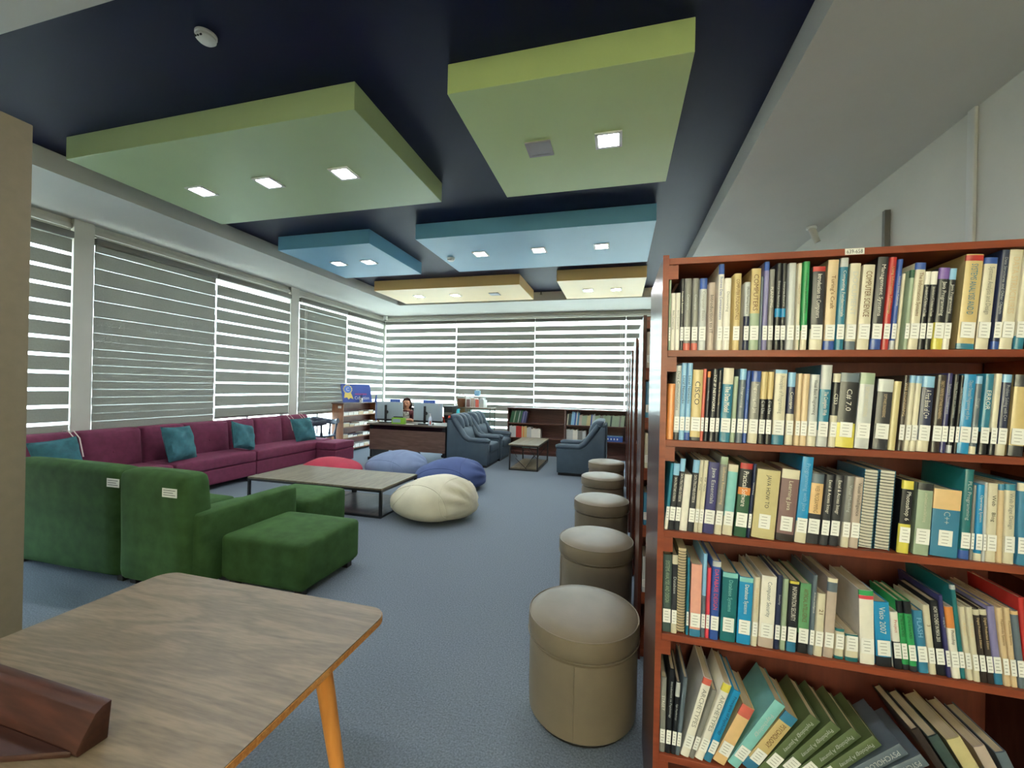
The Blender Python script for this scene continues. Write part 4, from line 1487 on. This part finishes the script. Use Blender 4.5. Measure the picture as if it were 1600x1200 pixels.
MB().prism([(-0.29, 0.22), (-0.15, 0.22), (-0.10, 0.07), (-0.17, 0.10), (-0.21, 0.06), (-0.24, 0.11), (-0.31, 0.10)], 'y', -0.0012, 0).build('ribbon', m_badge, bd, smooth=0)
o = obj('lettering', text_mesh('C', 0.11, m_sticker), t, (-0.22, -0.0045, 0.30), (PI / 2, 0, 0))
o = obj('lettering', text_mesh('Collection', 0.11, m_sticker, 0.34, 0.075), t, (0.10, -0.002, 0.10), (PI / 2, 0, 0))
MB().box(-0.06, 0.22, -0.002, 0, 0.17, 0.205).build('print_band', m_signred, t, smooth=0)
# pot in front of the sign
t = thing('spotted_pencil_pot', 'small black-and-white spotted pot before the blue sign', 'pot', (-5.755, 8.27, 1.0905))
MB().lathe([(0, 0), (0.035, 0), (0.04, 0.05), (0.042, 0.10), (0.036, 0.10), (0.033, 0.02), (0, 0.02)], 20).build('pot', m_white, t)
for a, z in ((-0.4, 0.03), (-1.2, 0.07), (0.5, 0.07), (-2.0, 0.035), (1.4, 0.04)):
    MB().lathe([(0, 0.0015), (0.011, 0.001), (0.012, 0)], 10).xf(Matrix.Translation((0.0395 * math.cos(a), 0.0395 * math.sin(a), z)) @ Matrix.Rotation(a, 4, 'Z') @ Matrix.Rotation(PI / 2, 4, 'Y')).build('spot', m_blackp, t)
for k, (a, l) in enumerate(((0.2, 0.17), (-0.25, 0.15), (0.05, 0.19))):
    MB().cyl((0, 0.01 * k, 0.025), (0.02 * k - 0.02, math.sin(a) * 0.1, l), 0.005, seg=8).build('pen', m_blackp, t)

# ------------------------------------------------------------------ grey plastic chair
m_greyp = mat('grey_chair_plastic', (66, 74, 88), 0.4)
t = thing('plastic_chair', 'grey plastic tub chair with arched slots by the window', 'chair', (-5.88, 7.20, 0), math.radians(0))


def arc(r, a0, a1, z, n=20, sy=1.0):
    return [(r * math.cos(math.radians(a0 + (a1 - a0) * k / n)), r * sy * math.sin(math.radians(a0 + (a1 - a0) * k / n)), z) for k in range(n + 1)]


MB().tube([(p[0], p[1], 0.70 + 0.06 * math.cos(math.radians(40 + 280 * i / 20 - 180)) ** 2) for i, p in enumerate(arc(0.27, 40, 320, 0))], 0.032, 10, flat=1.7).build('back_rim', m_greyp, t)
for k in range(7):
    a = math.radians(60 + 240 * k / 6)
    MB().tube([(0.225 * math.cos(a), 0.225 * math.sin(a), 0.44), (0.25 * math.cos(a), 0.25 * math.sin(a), 0.58), (0.268 * math.cos(a), 0.268 * math.sin(a), 0.70)], [0.03, 0.017, 0.026], 8, flat=1.0).build('slat', m_greyp, t)
MB().lathe([(0, 0.415), (0.2, 0.415), (0.235, 0.425), (0.245, 0.445), (0.22, 0.452), (0, 0.445)], 32).build('seat', m_greyp, t)
for sx in (-1, 1):
    for sy in (-1, 1):
        MB().cyl((sx * 0.21, sy * 0.21, 0), (sx * 0.15, sy * 0.15, 0.42), 0.014, 0.022, 12).build('leg', m_greyp, t)

# ------------------------------------------------------------------ desk and what stands on it
m_desk = wood('walnut_desk', (84, 62, 54), (104, 80, 70), 0.4, 0.8, 'x')
m_deskt = wood('grey_brown_desktop', (84, 74, 64), (102, 90, 80), 0.5, 0.8, 'x')
m_strip = mat('glossy_black_strip', (16, 15, 17), 0.08)
DX, DY, DZ = -4.01, 7.20, 0.74
t = thing('reception_desk', 'long walnut desk with dark legs and two monitors on it', 'desk', (DX, DY, 0))
MB().box(-0.86, 0.85, 0.0, 0.75, DZ - 0.03, DZ, 0.003, 1).build('desktop', m_deskt, t)
MB().box(-0.82, 0.82, 0.045, 0.065, 0.215, 0.62).build('modesty_panel', m_desk, t, smooth=0)
MB().box(-0.82, 0.82, 0.05, 0.06, 0.62, DZ - 0.03).build('glossy_strip', m_strip, t, smooth=0)
for x in (-0.82, 0.78):
    lg = MB().box(x, x + 0.04, 0.07, 0.70, 0.06, DZ - 0.03).build('leg_panel', m_black, t, smooth=0)
    MB().box(x - 0.02, x + 0.06, 0.02, 0.75, 0.0, 0.06, 0.01, 2).build('foot_bar', m_black, lg)
m_mon = mat('silver_monitor_back', (150, 164, 172), 0.35)


def monitor(label, x):
    t = thing('computer_monitor', label, 'monitor', (x, 7.43, DZ), 0.0, 'monitors on the desk')
    MB().box(-0.31, 0.31, 0, 0.03, 0.075, 0.42, 0.006, 2).build('shell', m_mon, t)
    MB().box(-0.31, 0.31, 0.001, 0.031, 0.04, 0.074, 0.004, 1).build('lower_bezel', m_blackp, t)
    MB().box(-0.30, 0.30, 0.0301, 0.032, 0.085, 0.41).build('screen', m_strip, t, smooth=0)
    MB().box(-0.075, -0.035, -0.035, -0.001, 0.02, 0.36, 0.006, 2).build('stand_post', m_blackp, t)
    MB().lathe([(0, 0), (0.035, 0.0), (0.035, 0.02), (0, 0.02)], 16).xf(Matrix.Translation((-0.02, -0.03, 0.22)) @ Matrix.Rotation(PI / 2, 4, 'X')).build('cable_knob', m_blackp, t)
    MB().box(-0.15, 0.10, -0.12, 0.08, 0, 0.018, 0.006, 2).build('stand_base', m_blackp, t)
    MB().lathe([(0, 0), (0.014, 0.0), (0.014, 0.001), (0, 0.001)], 16).xf(Matrix.Translation((0.24, -0.0005, 0.385)) @ Matrix.Rotation(PI / 2, 4, 'X')).build('maker_mark', m_wall, t)
    return t


mo = monitor('silver-backed monitor left of the seated person', -4.525)
clone(mo, 'silver-backed monitor right of the seated person', (-3.655, 7.43, DZ))


def blue_plate(label, x, w):
    t = thing('desk_name_plate', label, 'name plate', (x, 7.62, DZ), 0, 'blue desk plates')
    MB().box(-0.05, 0.05, -0.03, 0.03, 0, 0.01, 0.002, 1).build('base', m_white, t)
    MB().cyl((0, 0, 0.01), (0, 0, 0.42), 0.005, seg=8).build('stem', m_white, t)
    pl = MB().box(-w / 2, w / 2, -0.004, 0.004, 0.40, 0.475, 0.002, 1).build('plate', m_sign, t)
    for k in range(6):
        MB().box(-w * 0.36 + k * w * 0.12, -w * 0.36 + k * w * 0.12 + w * 0.07, -0.005, -0.004, 0.425, 0.452).build('print_mark', m_badgeb, pl, smooth=0)


blue_plate('blue name plate showing above the left monitor', -4.36 - 0.13, 0.24)
blue_plate('blue name plate showing above the right monitor', -3.72, 0.27)
m_limeg = mat('lime_green_plastic', (132, 186, 52), 0.4)
t = thing('green_desk_box', 'lime green box with a grey window on the desk', 'box', (-4.19, 7.27, DZ), 0.06)
MB().box(-0.14, 0.13, -0.04, 0.05, 0, 0.125, 0.008, 2).build('body', m_limeg, t)
MB().box(-0.115, 0.05, -0.0425, -0.04, 0.03, 0.10, 0.002, 1).build('label_window', m_mon, t)
MB().box(-0.12, 0.08, -0.01, 0.03, 0.125, 0.145, 0.006, 2).build('top_slot', m_blackp, t)
m_clear = mat('milky_bottle_plastic', (196, 206, 222), 0.25)
t = thing('pump_bottle', 'clear hand sanitizer pump bottle on the desk edge', 'bottle', (-3.52, 7.27, DZ))
MB().lathe([(0, 0), (0.034, 0), (0.037, 0.01), (0.037, 0.12), (0.03, 0.15), (0.014, 0.165), (0, 0.165)], 20).build('bottle', m_clear, t)
MB().lathe([(0, 0.165), (0.016, 0.165), (0.016, 0.185), (0.006, 0.19), (0.006, 0.215), (0, 0.215)], 14).build('cap', m_white, t)
MB().box(-0.03, 0.008, -0.008, 0.008, 0.213, 0.226, 0.003, 1).build('pump_head', m_white, t)
MB().box(0.005, 0.03, -0.0385, -0.033, 0.02, 0.09, 0.002, 1).build('red_print', bmat['salmon'], t)
for k, (x, y, w, d, h, lb) in enumerate(((-4.79, 7.27, 0.13, 0.10, 0.03, 'white paper pile at the left end of the desk'), (-3.95, 7.26, 0.16, 0.08, 0.008, 'flat white papers between the monitors'))):
    t = thing('paper_pile', lb, 'papers', (x, y, DZ), 0.1)
    MB().box(-w / 2, w / 2, -d / 2, d / 2, 0, h * 0.7).build('lower_sheets', m_paper, t, smooth=0)
    MB().box(-w / 2, w / 2, -d / 2, d / 2, h * 0.7 + 0.0005, h).xf(Matrix.Rotation(0.12, 4, 'Z')).build('top_sheet', m_paper, t, smooth=0)
t = thing('blue_flag_stand', 'thin blue flag stand at the left end of the desk', 'flag stand', (-4.80, 7.42, DZ))
MB().lathe([(0, 0), (0.03, 0), (0.03, 0.012), (0, 0.012)], 14).build('base', m_white, t)
MB().cyl((0, 0, 0.012), (0.0, 0, 0.56), 0.006, seg=8).build('pole', m_sign, t)
MB().prism([(-0.05, 0.40), (0.0, 0.42), (0.005, 0.56), (-0.02, 0.54)], 'y', -0.004, 0.004).build('flag', m_sign, t, smooth=0)

# orange armed chair behind the desk
m_orange = mat('orange_red_plastic', (206, 74, 50), 0.4)
t = thing('orange_office_chair', 'orange-red chair arms behind the right end of the desk', 'chair', (-3.42, 8.17, 0))
MB().soft(-0.2, 0.2, -0.2, 0.2, 0.42, 0.48, 0.025, 8, crown=0.01).build('seat', m_orange, t)
MB().soft(-0.2, 0.2, 0.17, 0.22, 0.55, 0.86, 0.02, 8).build('backrest', m_orange, t)
MB().cyl((0, 0.2, 0.44), (0, 0.2, 0.6), 0.02, seg=10).build('back_post', m_blackp, t)
for s in (-1, 1):
    MB().tube([(s * 0.21, 0.15, 0.46), (s * 0.25, 0.14, 0.66), (s * 0.25, 0.04, 0.83), (s * 0.25, -0.12, 0.85), (s * 0.24, -0.19, 0.78)], 0.022, 10).build('armrest', m_orange, t)
MB().cyl((0, 0, 0.1), (0, 0, 0.43), 0.025, seg=12).build('gas_column', m_blackp, t)
for k in range(5):
    a = 2 * PI * k / 5 + 0.3
    lg = MB().tube([(0, 0, 0.11), (0.24 * math.cos(a), 0.24 * math.sin(a), 0.065)], [0.022, 0.015], 8).build('base_arm', m_blackp, t)
    MB().cyl((0.24 * math.cos(a), 0.24 * math.sin(a) - 0.012, 0.03), (0.24 * math.cos(a), 0.24 * math.sin(a) + 0.012, 0.03), 0.03, seg=12).build('castor', m_blackp, lg)

# ------------------------------------------------------------------ display cabinet by the back blinds
m_olive = wood('olive_brown_panel', (104, 84, 50), (124, 102, 64), 0.5, 1.0, 'z')
t = thing('display_cabinet', 'glass-sided display cabinet with brown end panel behind the armchairs', 'cabinet', (-3.3, 8.92, 0))
MB().box(-0.46, -0.15, 0, 0.4, 0.0, 1.0, 0.002, 1).build('wood_panel', m_olive, t)
for x in (-0.14, 0.45):
    for y in (0.0, 0.38):
        MB().box(x, x + 0.02, y, y + 0.02, 0, 1.0).build('post', m_rail, t, smooth=0)
for z in (0.35, 0.70):
    MB().box(-0.12, 0.45, 0.02, 0.38, z, z + 0.008).build('glass_shelf', m_glass, t, smooth=0)
MB().box(-0.12, 0.45, 0.004, 0.010, 0.02, 0.99).build('glass_front', m_glass, t, smooth=0)
MB().box(0.458, 0.464, 0.02, 0.38, 0.02, 0.99).build('glass_side', m_glass, t, smooth=0)
MB().box(-0.47, 0.49, -0.01, 0.41, 1.0, 1.022, 0.003, 1).build('top_board', m_coffee, t)
t = thing('file_rack', 'white tiered rack of leaflets on the display cabinet', 'rack', (-3.22, 9.0, 1.0225))
for k in range(5):
    MB().box(-0.24 + k * 0.11, -0.232 + k * 0.11, -0.02, 0.22, 0, 0.26 - 0.02 * k).build('divider', m_white, t, smooth=0)
MB().box(-0.24, 0.21, -0.02, 0.22, 0, 0.008).build('tray', m_white, t, smooth=0)
for k, c in enumerate(('mauve', 'taupe', 'salmon', 'silver')):
    MB().box(-0.222 + k * 0.11, -0.145 + k * 0.11, 0.0, 0.2, 0.0085, 0.19 + 0.03 * (k % 2), 0.003, 1).build('leaflet_bundle', bmat[c], t)
t = thing('blue_tissue_box', 'pale blue box on top of the leaflet rack', 'box', (-3.2, 9.1, 1.2865))
MB().box(-0.07, 0.05, -0.05, 0.05, 0, 0.13, 0.004, 1).build('body', bmat['skyblue'], t)
MB().box(-0.05, 0.03, -0.02, 0.02, 0.13, 0.15, 0.004, 1).build('tissue', m_white, t)
t = thing('brown_basket', 'round brown woven basket at the left of the leaflet rack', 'basket', (-3.62, 9.12, 1.0225))
mb = MB()
mb.lathe([(0, 0), (0.09, 0), (0.115, 0.08), (0.12, 0.2), (0.108, 0.2), (0.10, 0.08), (0, 0.02)], 24).build('bowl', bmat['brown'], t)
MB().tube([(0.115 * math.cos(a), 0, 0.2 + 0.11 * math.sin(a)) for a in [PI * k / 14 for k in range(15)]], 0.009, 8).build('handle', bmat['brown'], t)
for k in range(4):
    MB().tube([(0.116 * math.cos(2 * PI * j / 24), 0.116 * math.sin(2 * PI * j / 24), 0.04 + 0.045 * k) for j in range(24)], 0.007, 6, True).build('weave_ring', bmat['brown'], t)
m_turq = mat('turquoise_bottle', (58, 190, 202), 0.35)
t = thing('black_side_cabinet', 'black cabinet behind the right monitor', 'cabinet', (-3.62, 8.68, 0))
MB().box(-0.20, 0.22, -0.2, 0.2, 0.0, 0.76, 0.004, 1).build('body', m_blackp, t)
MB().box(-0.18, 0.20, -0.214, -0.201, 0.4, 0.74, 0.003, 1).build('door', m_blackp, t)
MB().box(-0.18, 0.20, -0.214, -0.201, 0.04, 0.38, 0.003, 1).build('drawer', m_blackp, t)
t = thing('black_printer', 'boxy black printer between the right monitor and brown panel', 'printer', (-3.70, 8.66, 0.7605))
MB().box(-0.10, 0.12, -0.16, 0.16, 0, 0.30, 0.01, 2).build('body', m_blackp, t)
MB().box(-0.09, 0.11, -0.162, -0.158, 0.10, 0.16).build('paper_slot', m_rail, t, smooth=0)
t = thing('turquoise_bottle', 'turquoise drinking bottle in front of the brown panel', 'bottle', (-3.47, 8.56, 0.7605))
MB().lathe([(0, 0), (0.036, 0), (0.04, 0.01), (0.04, 0.17), (0.034, 0.19), (0, 0.19)], 20).build('body', m_turq, t)
MB().lathe([(0, 0.19), (0.032, 0.19), (0.032, 0.225), (0.024, 0.235), (0, 0.235)], 20).build('cap', m_turq, t)
MB().tube([(0.03, 0, 0.2), (0.05, 0, 0.225), (0.03, 0, 0.245), (0.0, 0, 0.24)], 0.006, 8).build('carry_loop', m_turq, t)

# first books of the second bookcase, glimpsed past the nearest one
for row, z in (('top', 1.627), ('second', 1.349), ('third', 1.068), ('fourth', 0.749), ('lowest', 0.375)):
    r = random.Random(row)
    x = 0.146
    for k in range(3):
        w = r.uniform(0.02, 0.034)
        col = r.choice(['white', 'cream', 'silver', 'taupe', 'steel'])
        make_book('%s book, %s from the aisle, %s shelf of the second bookcase' % (SAY.get(col, col), ORD[k], row), x, z, 2.408, w, r.uniform(0.18, 0.205), 0.0, col, '-', 1, '', 'white', 0.17, 'books on the second bookcase')
        x += w + 0.001

# ------------------------------------------------------------------ seated person behind the desk
m_skin = mat('skin', (198, 144, 112), 0.55, 0.04, 20)
m_shirt = mat('maroon_top', (92, 42, 48), 0.8, 0.1, 12)
m_floral = mat('floral_blouse', (214, 204, 188), 0.8, 0.75, 26)
m_trous = mat('dark_trousers', (34, 36, 46), 0.85)
m_hair = mat('dark_brown_hair', (50, 30, 23), 0.75, 0.3, 60, stretch=(1, 1, 0.1), spec=0.15)
m_eye = mat('dark_eye', (28, 20, 18), 0.3)
m_lip = mat('lip', (156, 70, 70), 0.5)
m_shoe = mat('black_shoe', (20, 20, 22), 0.5)
PX, PY = -4.45, 8.02


def person():
    V, E, Rr = [], [], []

    def v(x, y, z, r, par=None):
        V.append((x, y, z))
        Rr.append(r if isinstance(r, tuple) else (r, r))
        if par is not None:
            E.append((par, len(V) - 1))
        return len(V) - 1
    pel = v(0, 0.10, 0.55, (0.15, 0.11))
    wai = v(0, 0.08, 0.70, (0.125, 0.095), pel)
    che = v(0, 0.05, 0.84, (0.145, 0.105), wai)
    upc = v(0, 0.035, 0.93, (0.10, 0.08), che)
    nek = v(0, 0.02, 0.985, 0.048, upc)
    jaw = v(0, -0.01, 1.035, (0.058, 0.062), nek)
    hed = v(0, -0.005, 1.11, (0.078, 0.088), jaw)
    top = v(0, 0.01, 1.19, (0.07, 0.08), hed)
    nose = v(0, -0.112, 1.085, 0.013, hed)
    for s in (-1, 1):
        v(s * 0.084, 0.015, 1.10, 0.016, hed)                      # ear
        sh = v(s * 0.165, 0.04, 0.90, 0.056, upc)
        el = v(s * 0.225, -0.06, 0.70 if s < 0 else 0.72, 0.042, sh)
        fo = v(s * 0.20, -0.19, 0.785, 0.034, el)
        wr = v(s * 0.165, -0.28, 0.785, 0.025, fo)
        pa = v(s * 0.155, -0.335, 0.782, (0.030, 0.014), wr)
        for k in range(4):                                          # four fingers
            fx = s * (0.155 + 0.022 * (k - 1.5))
            ln = (0.036, 0.042, 0.040, 0.030)[k if s > 0 else 3 - k]
            a = v(fx, -0.365, 0.786, 0.0085, pa)
            b = v(fx, -0.365 - ln * 0.6, 0.788, 0.008, a)
            v(fx, -0.365 - ln * 1.3, 0.772, 0.007, b)
        a = v(s * 0.12, -0.325, 0.778, 0.0095, pa)                  # thumb
        v(s * 0.105, -0.355, 0.772, 0.008, a)
        hip = v(s * 0.09, 0.03, 0.53, 0.09, pel)
        kn = v(s * 0.12, -0.33, 0.535, 0.06, hip)
        cf = v(s * 0.12, -0.31, 0.35, 0.052, kn)
        an = v(s * 0.12, -0.27, 0.10, 0.035, cf)
        ft = v(s * 0.125, -0.33, 0.045, (0.038, 0.03), an)
        v(s * 0.13, -0.43, 0.035, (0.036, 0.022), ft)
    me = bpy.data.meshes.new('body_skeleton')
    me.from_pydata(V, E, [])
    o = bpy.data.objects.new('body_tmp', me)
    C.objects.link(o)
    sk = o.modifiers.new('skin', 'SKIN')
    sk.use_smooth_shade = True
    if not me.skin_vertices:
        bpy.context.view_layer.objects.active = o
    for d, r in zip(me.skin_vertices[0].data, Rr):
        d.radius = r
        d.use_root = False
    me.skin_vertices[0].data[pel].use_root = True
    sb = o.modifiers.new('sub', 'SUBSURF')
    sb.levels = 2
    sb.render_levels = 2
    dg = bpy.context.evaluated_depsgraph_get()
    body = bpy.data.meshes.new_from_object(o.evaluated_get(dg))
    bpy.data.objects.remove(o)
    for p in body.polygons:
        p.use_smooth = True
    body.materials.clear()
    for m in (m_skin, m_shirt, m_floral, m_trous, m_shoe):
        body.materials.append(m)
    for p in body.polygons:
        c = p.center
        ax = abs(c.x)
        k = 0
        if c.z < 0.065:
            k = 4
        elif c.z < 0.60 and not (c.y < -0.2 and c.z > 0.70):
            k = 3
        elif c.z < 0.965 and c.y > -0.10 and not (ax > 0.17 and c.z < 0.78):
            k = 1
            if ax < 0.075 and c.y < 0.03 and c.z < 0.945:
                k = 2
        p.material_index = k
    return body


t = thing('person', 'seated person with long brown hair in maroon top, looking down', 'person', (PX, PY, 0))
body = person()
ob = obj('body', body, t)
# turn the head slightly towards the keyboard
for vtx in body.vertices:
    if vtx.co.z > 1.0:
        k = min(1, (vtx.co.z - 1.0) / 0.06)
        a = 0.22 * k
        x, y = vtx.co.x, vtx.co.y - 0.01
        vtx.co.x = x * math.cos(a) - y * math.sin(a)
        vtx.co.y = x * math.sin(a) + y * math.cos(a) + 0.01
HR = Matrix.Rotation(0.22, 4, 'Z')


def head_part(mb, name, m):
    mb.xf(Matrix.Translation((0, 0.01, 0)) @ HR @ Matrix.Translation((0, -0.01, 0)))
    return mb.build(name, m, t, smooth=60)


for s in (-1, 1):
    mb = MB().lathe([(0, 0.006), (0.009, 0.004), (0.013, 0)], 14)
    mb.xf(Matrix.Translation((s * 0.033, -0.083, 1.118)) @ Matrix.Rotation(PI / 2, 4, 'X') @ Matrix.Diagonal((1.1, 0.55, 1, 1)))
    head_part(mb, 'eye', m_eye)
    mb = MB().tube([(s * 0.018, -0.089, 1.136), (s * 0.035, -0.086, 1.141), (s * 0.05, -0.074, 1.136)], 0.003, 6)
    head_part(mb, 'eyebrow', m_hair)
head_part(MB().tube([(-0.02, -0.075, 1.045), (0, -0.083, 1.046), (0.02, -0.075, 1.045)], [0.003, 0.006, 0.003], 8), 'mouth', m_lip)
# hair: a cap over the skull with long locks down both sides
bm = bmesh.new()
bmesh.ops.create_icosphere(bm, subdivisions=4, radius=1.0)
for vv in list(bm.verts):
    x, y, z = vv.co
    if y < -0.45 and z < 0.55:
        bm.verts.remove(vv)
for vv in bm.verts:
    x, y, z = vv.co
    strand = 1 + 0.02 * math.sin(22 * math.atan2(x, y + 0.01))
    zz = 1.125 + z * 0.115
    if z < -0.1:
        zz = 1.125 - 0.0115 + (z + 0.1) * 0.34
    wid = 0.098 + (0.02 if z < -0.1 else 0)
    vv.co = Vector((x * wid * strand, 0.012 + y * 0.108 * strand, zz))
bmesh.ops.solidify(bm, geom=bm.faces[:], thickness=0.012)
mb = MB()
mb.bm.free()
mb.bm = bm
head_part(mb, 'hair', m_hair)
# office chair of the person
t = thing('black_office_chair', 'black office chair under the seated person', 'chair', (PX, PY + 0.10, 0))
MB().soft(-0.24, 0.24, -0.22, 0.24, 0.385, 0.455, 0.03, 8).build('seat', m_blackp, t)
MB().soft(-0.22, 0.22, 0.20, 0.26, 0.52, 1.02, 0.03, 8).build('backrest', m_blackp, t)
MB().tube([(0, 0.1, 0.40), (0, 0.25, 0.40), (0, 0.265, 0.6)], 0.02, 8).build('back_bar', m_blackp, t)
MB().cyl((0, 0, 0.09), (0, 0, 0.39), 0.028, seg=12).build('gas_column', m_blackp, t)
for k in range(5):
    a = 2 * PI * k / 5
    lg = MB().tube([(0, 0, 0.10), (0.27 * math.cos(a), 0.27 * math.sin(a), 0.065)], [0.024, 0.016], 8).build('base_arm', m_blackp, t)
    MB().cyl((0.27 * math.cos(a), 0.27 * math.sin(a) - 0.012, 0.03), (0.27 * math.cos(a), 0.27 * math.sin(a) + 0.012, 0.03), 0.03, seg=12).build('castor', m_blackp, lg)
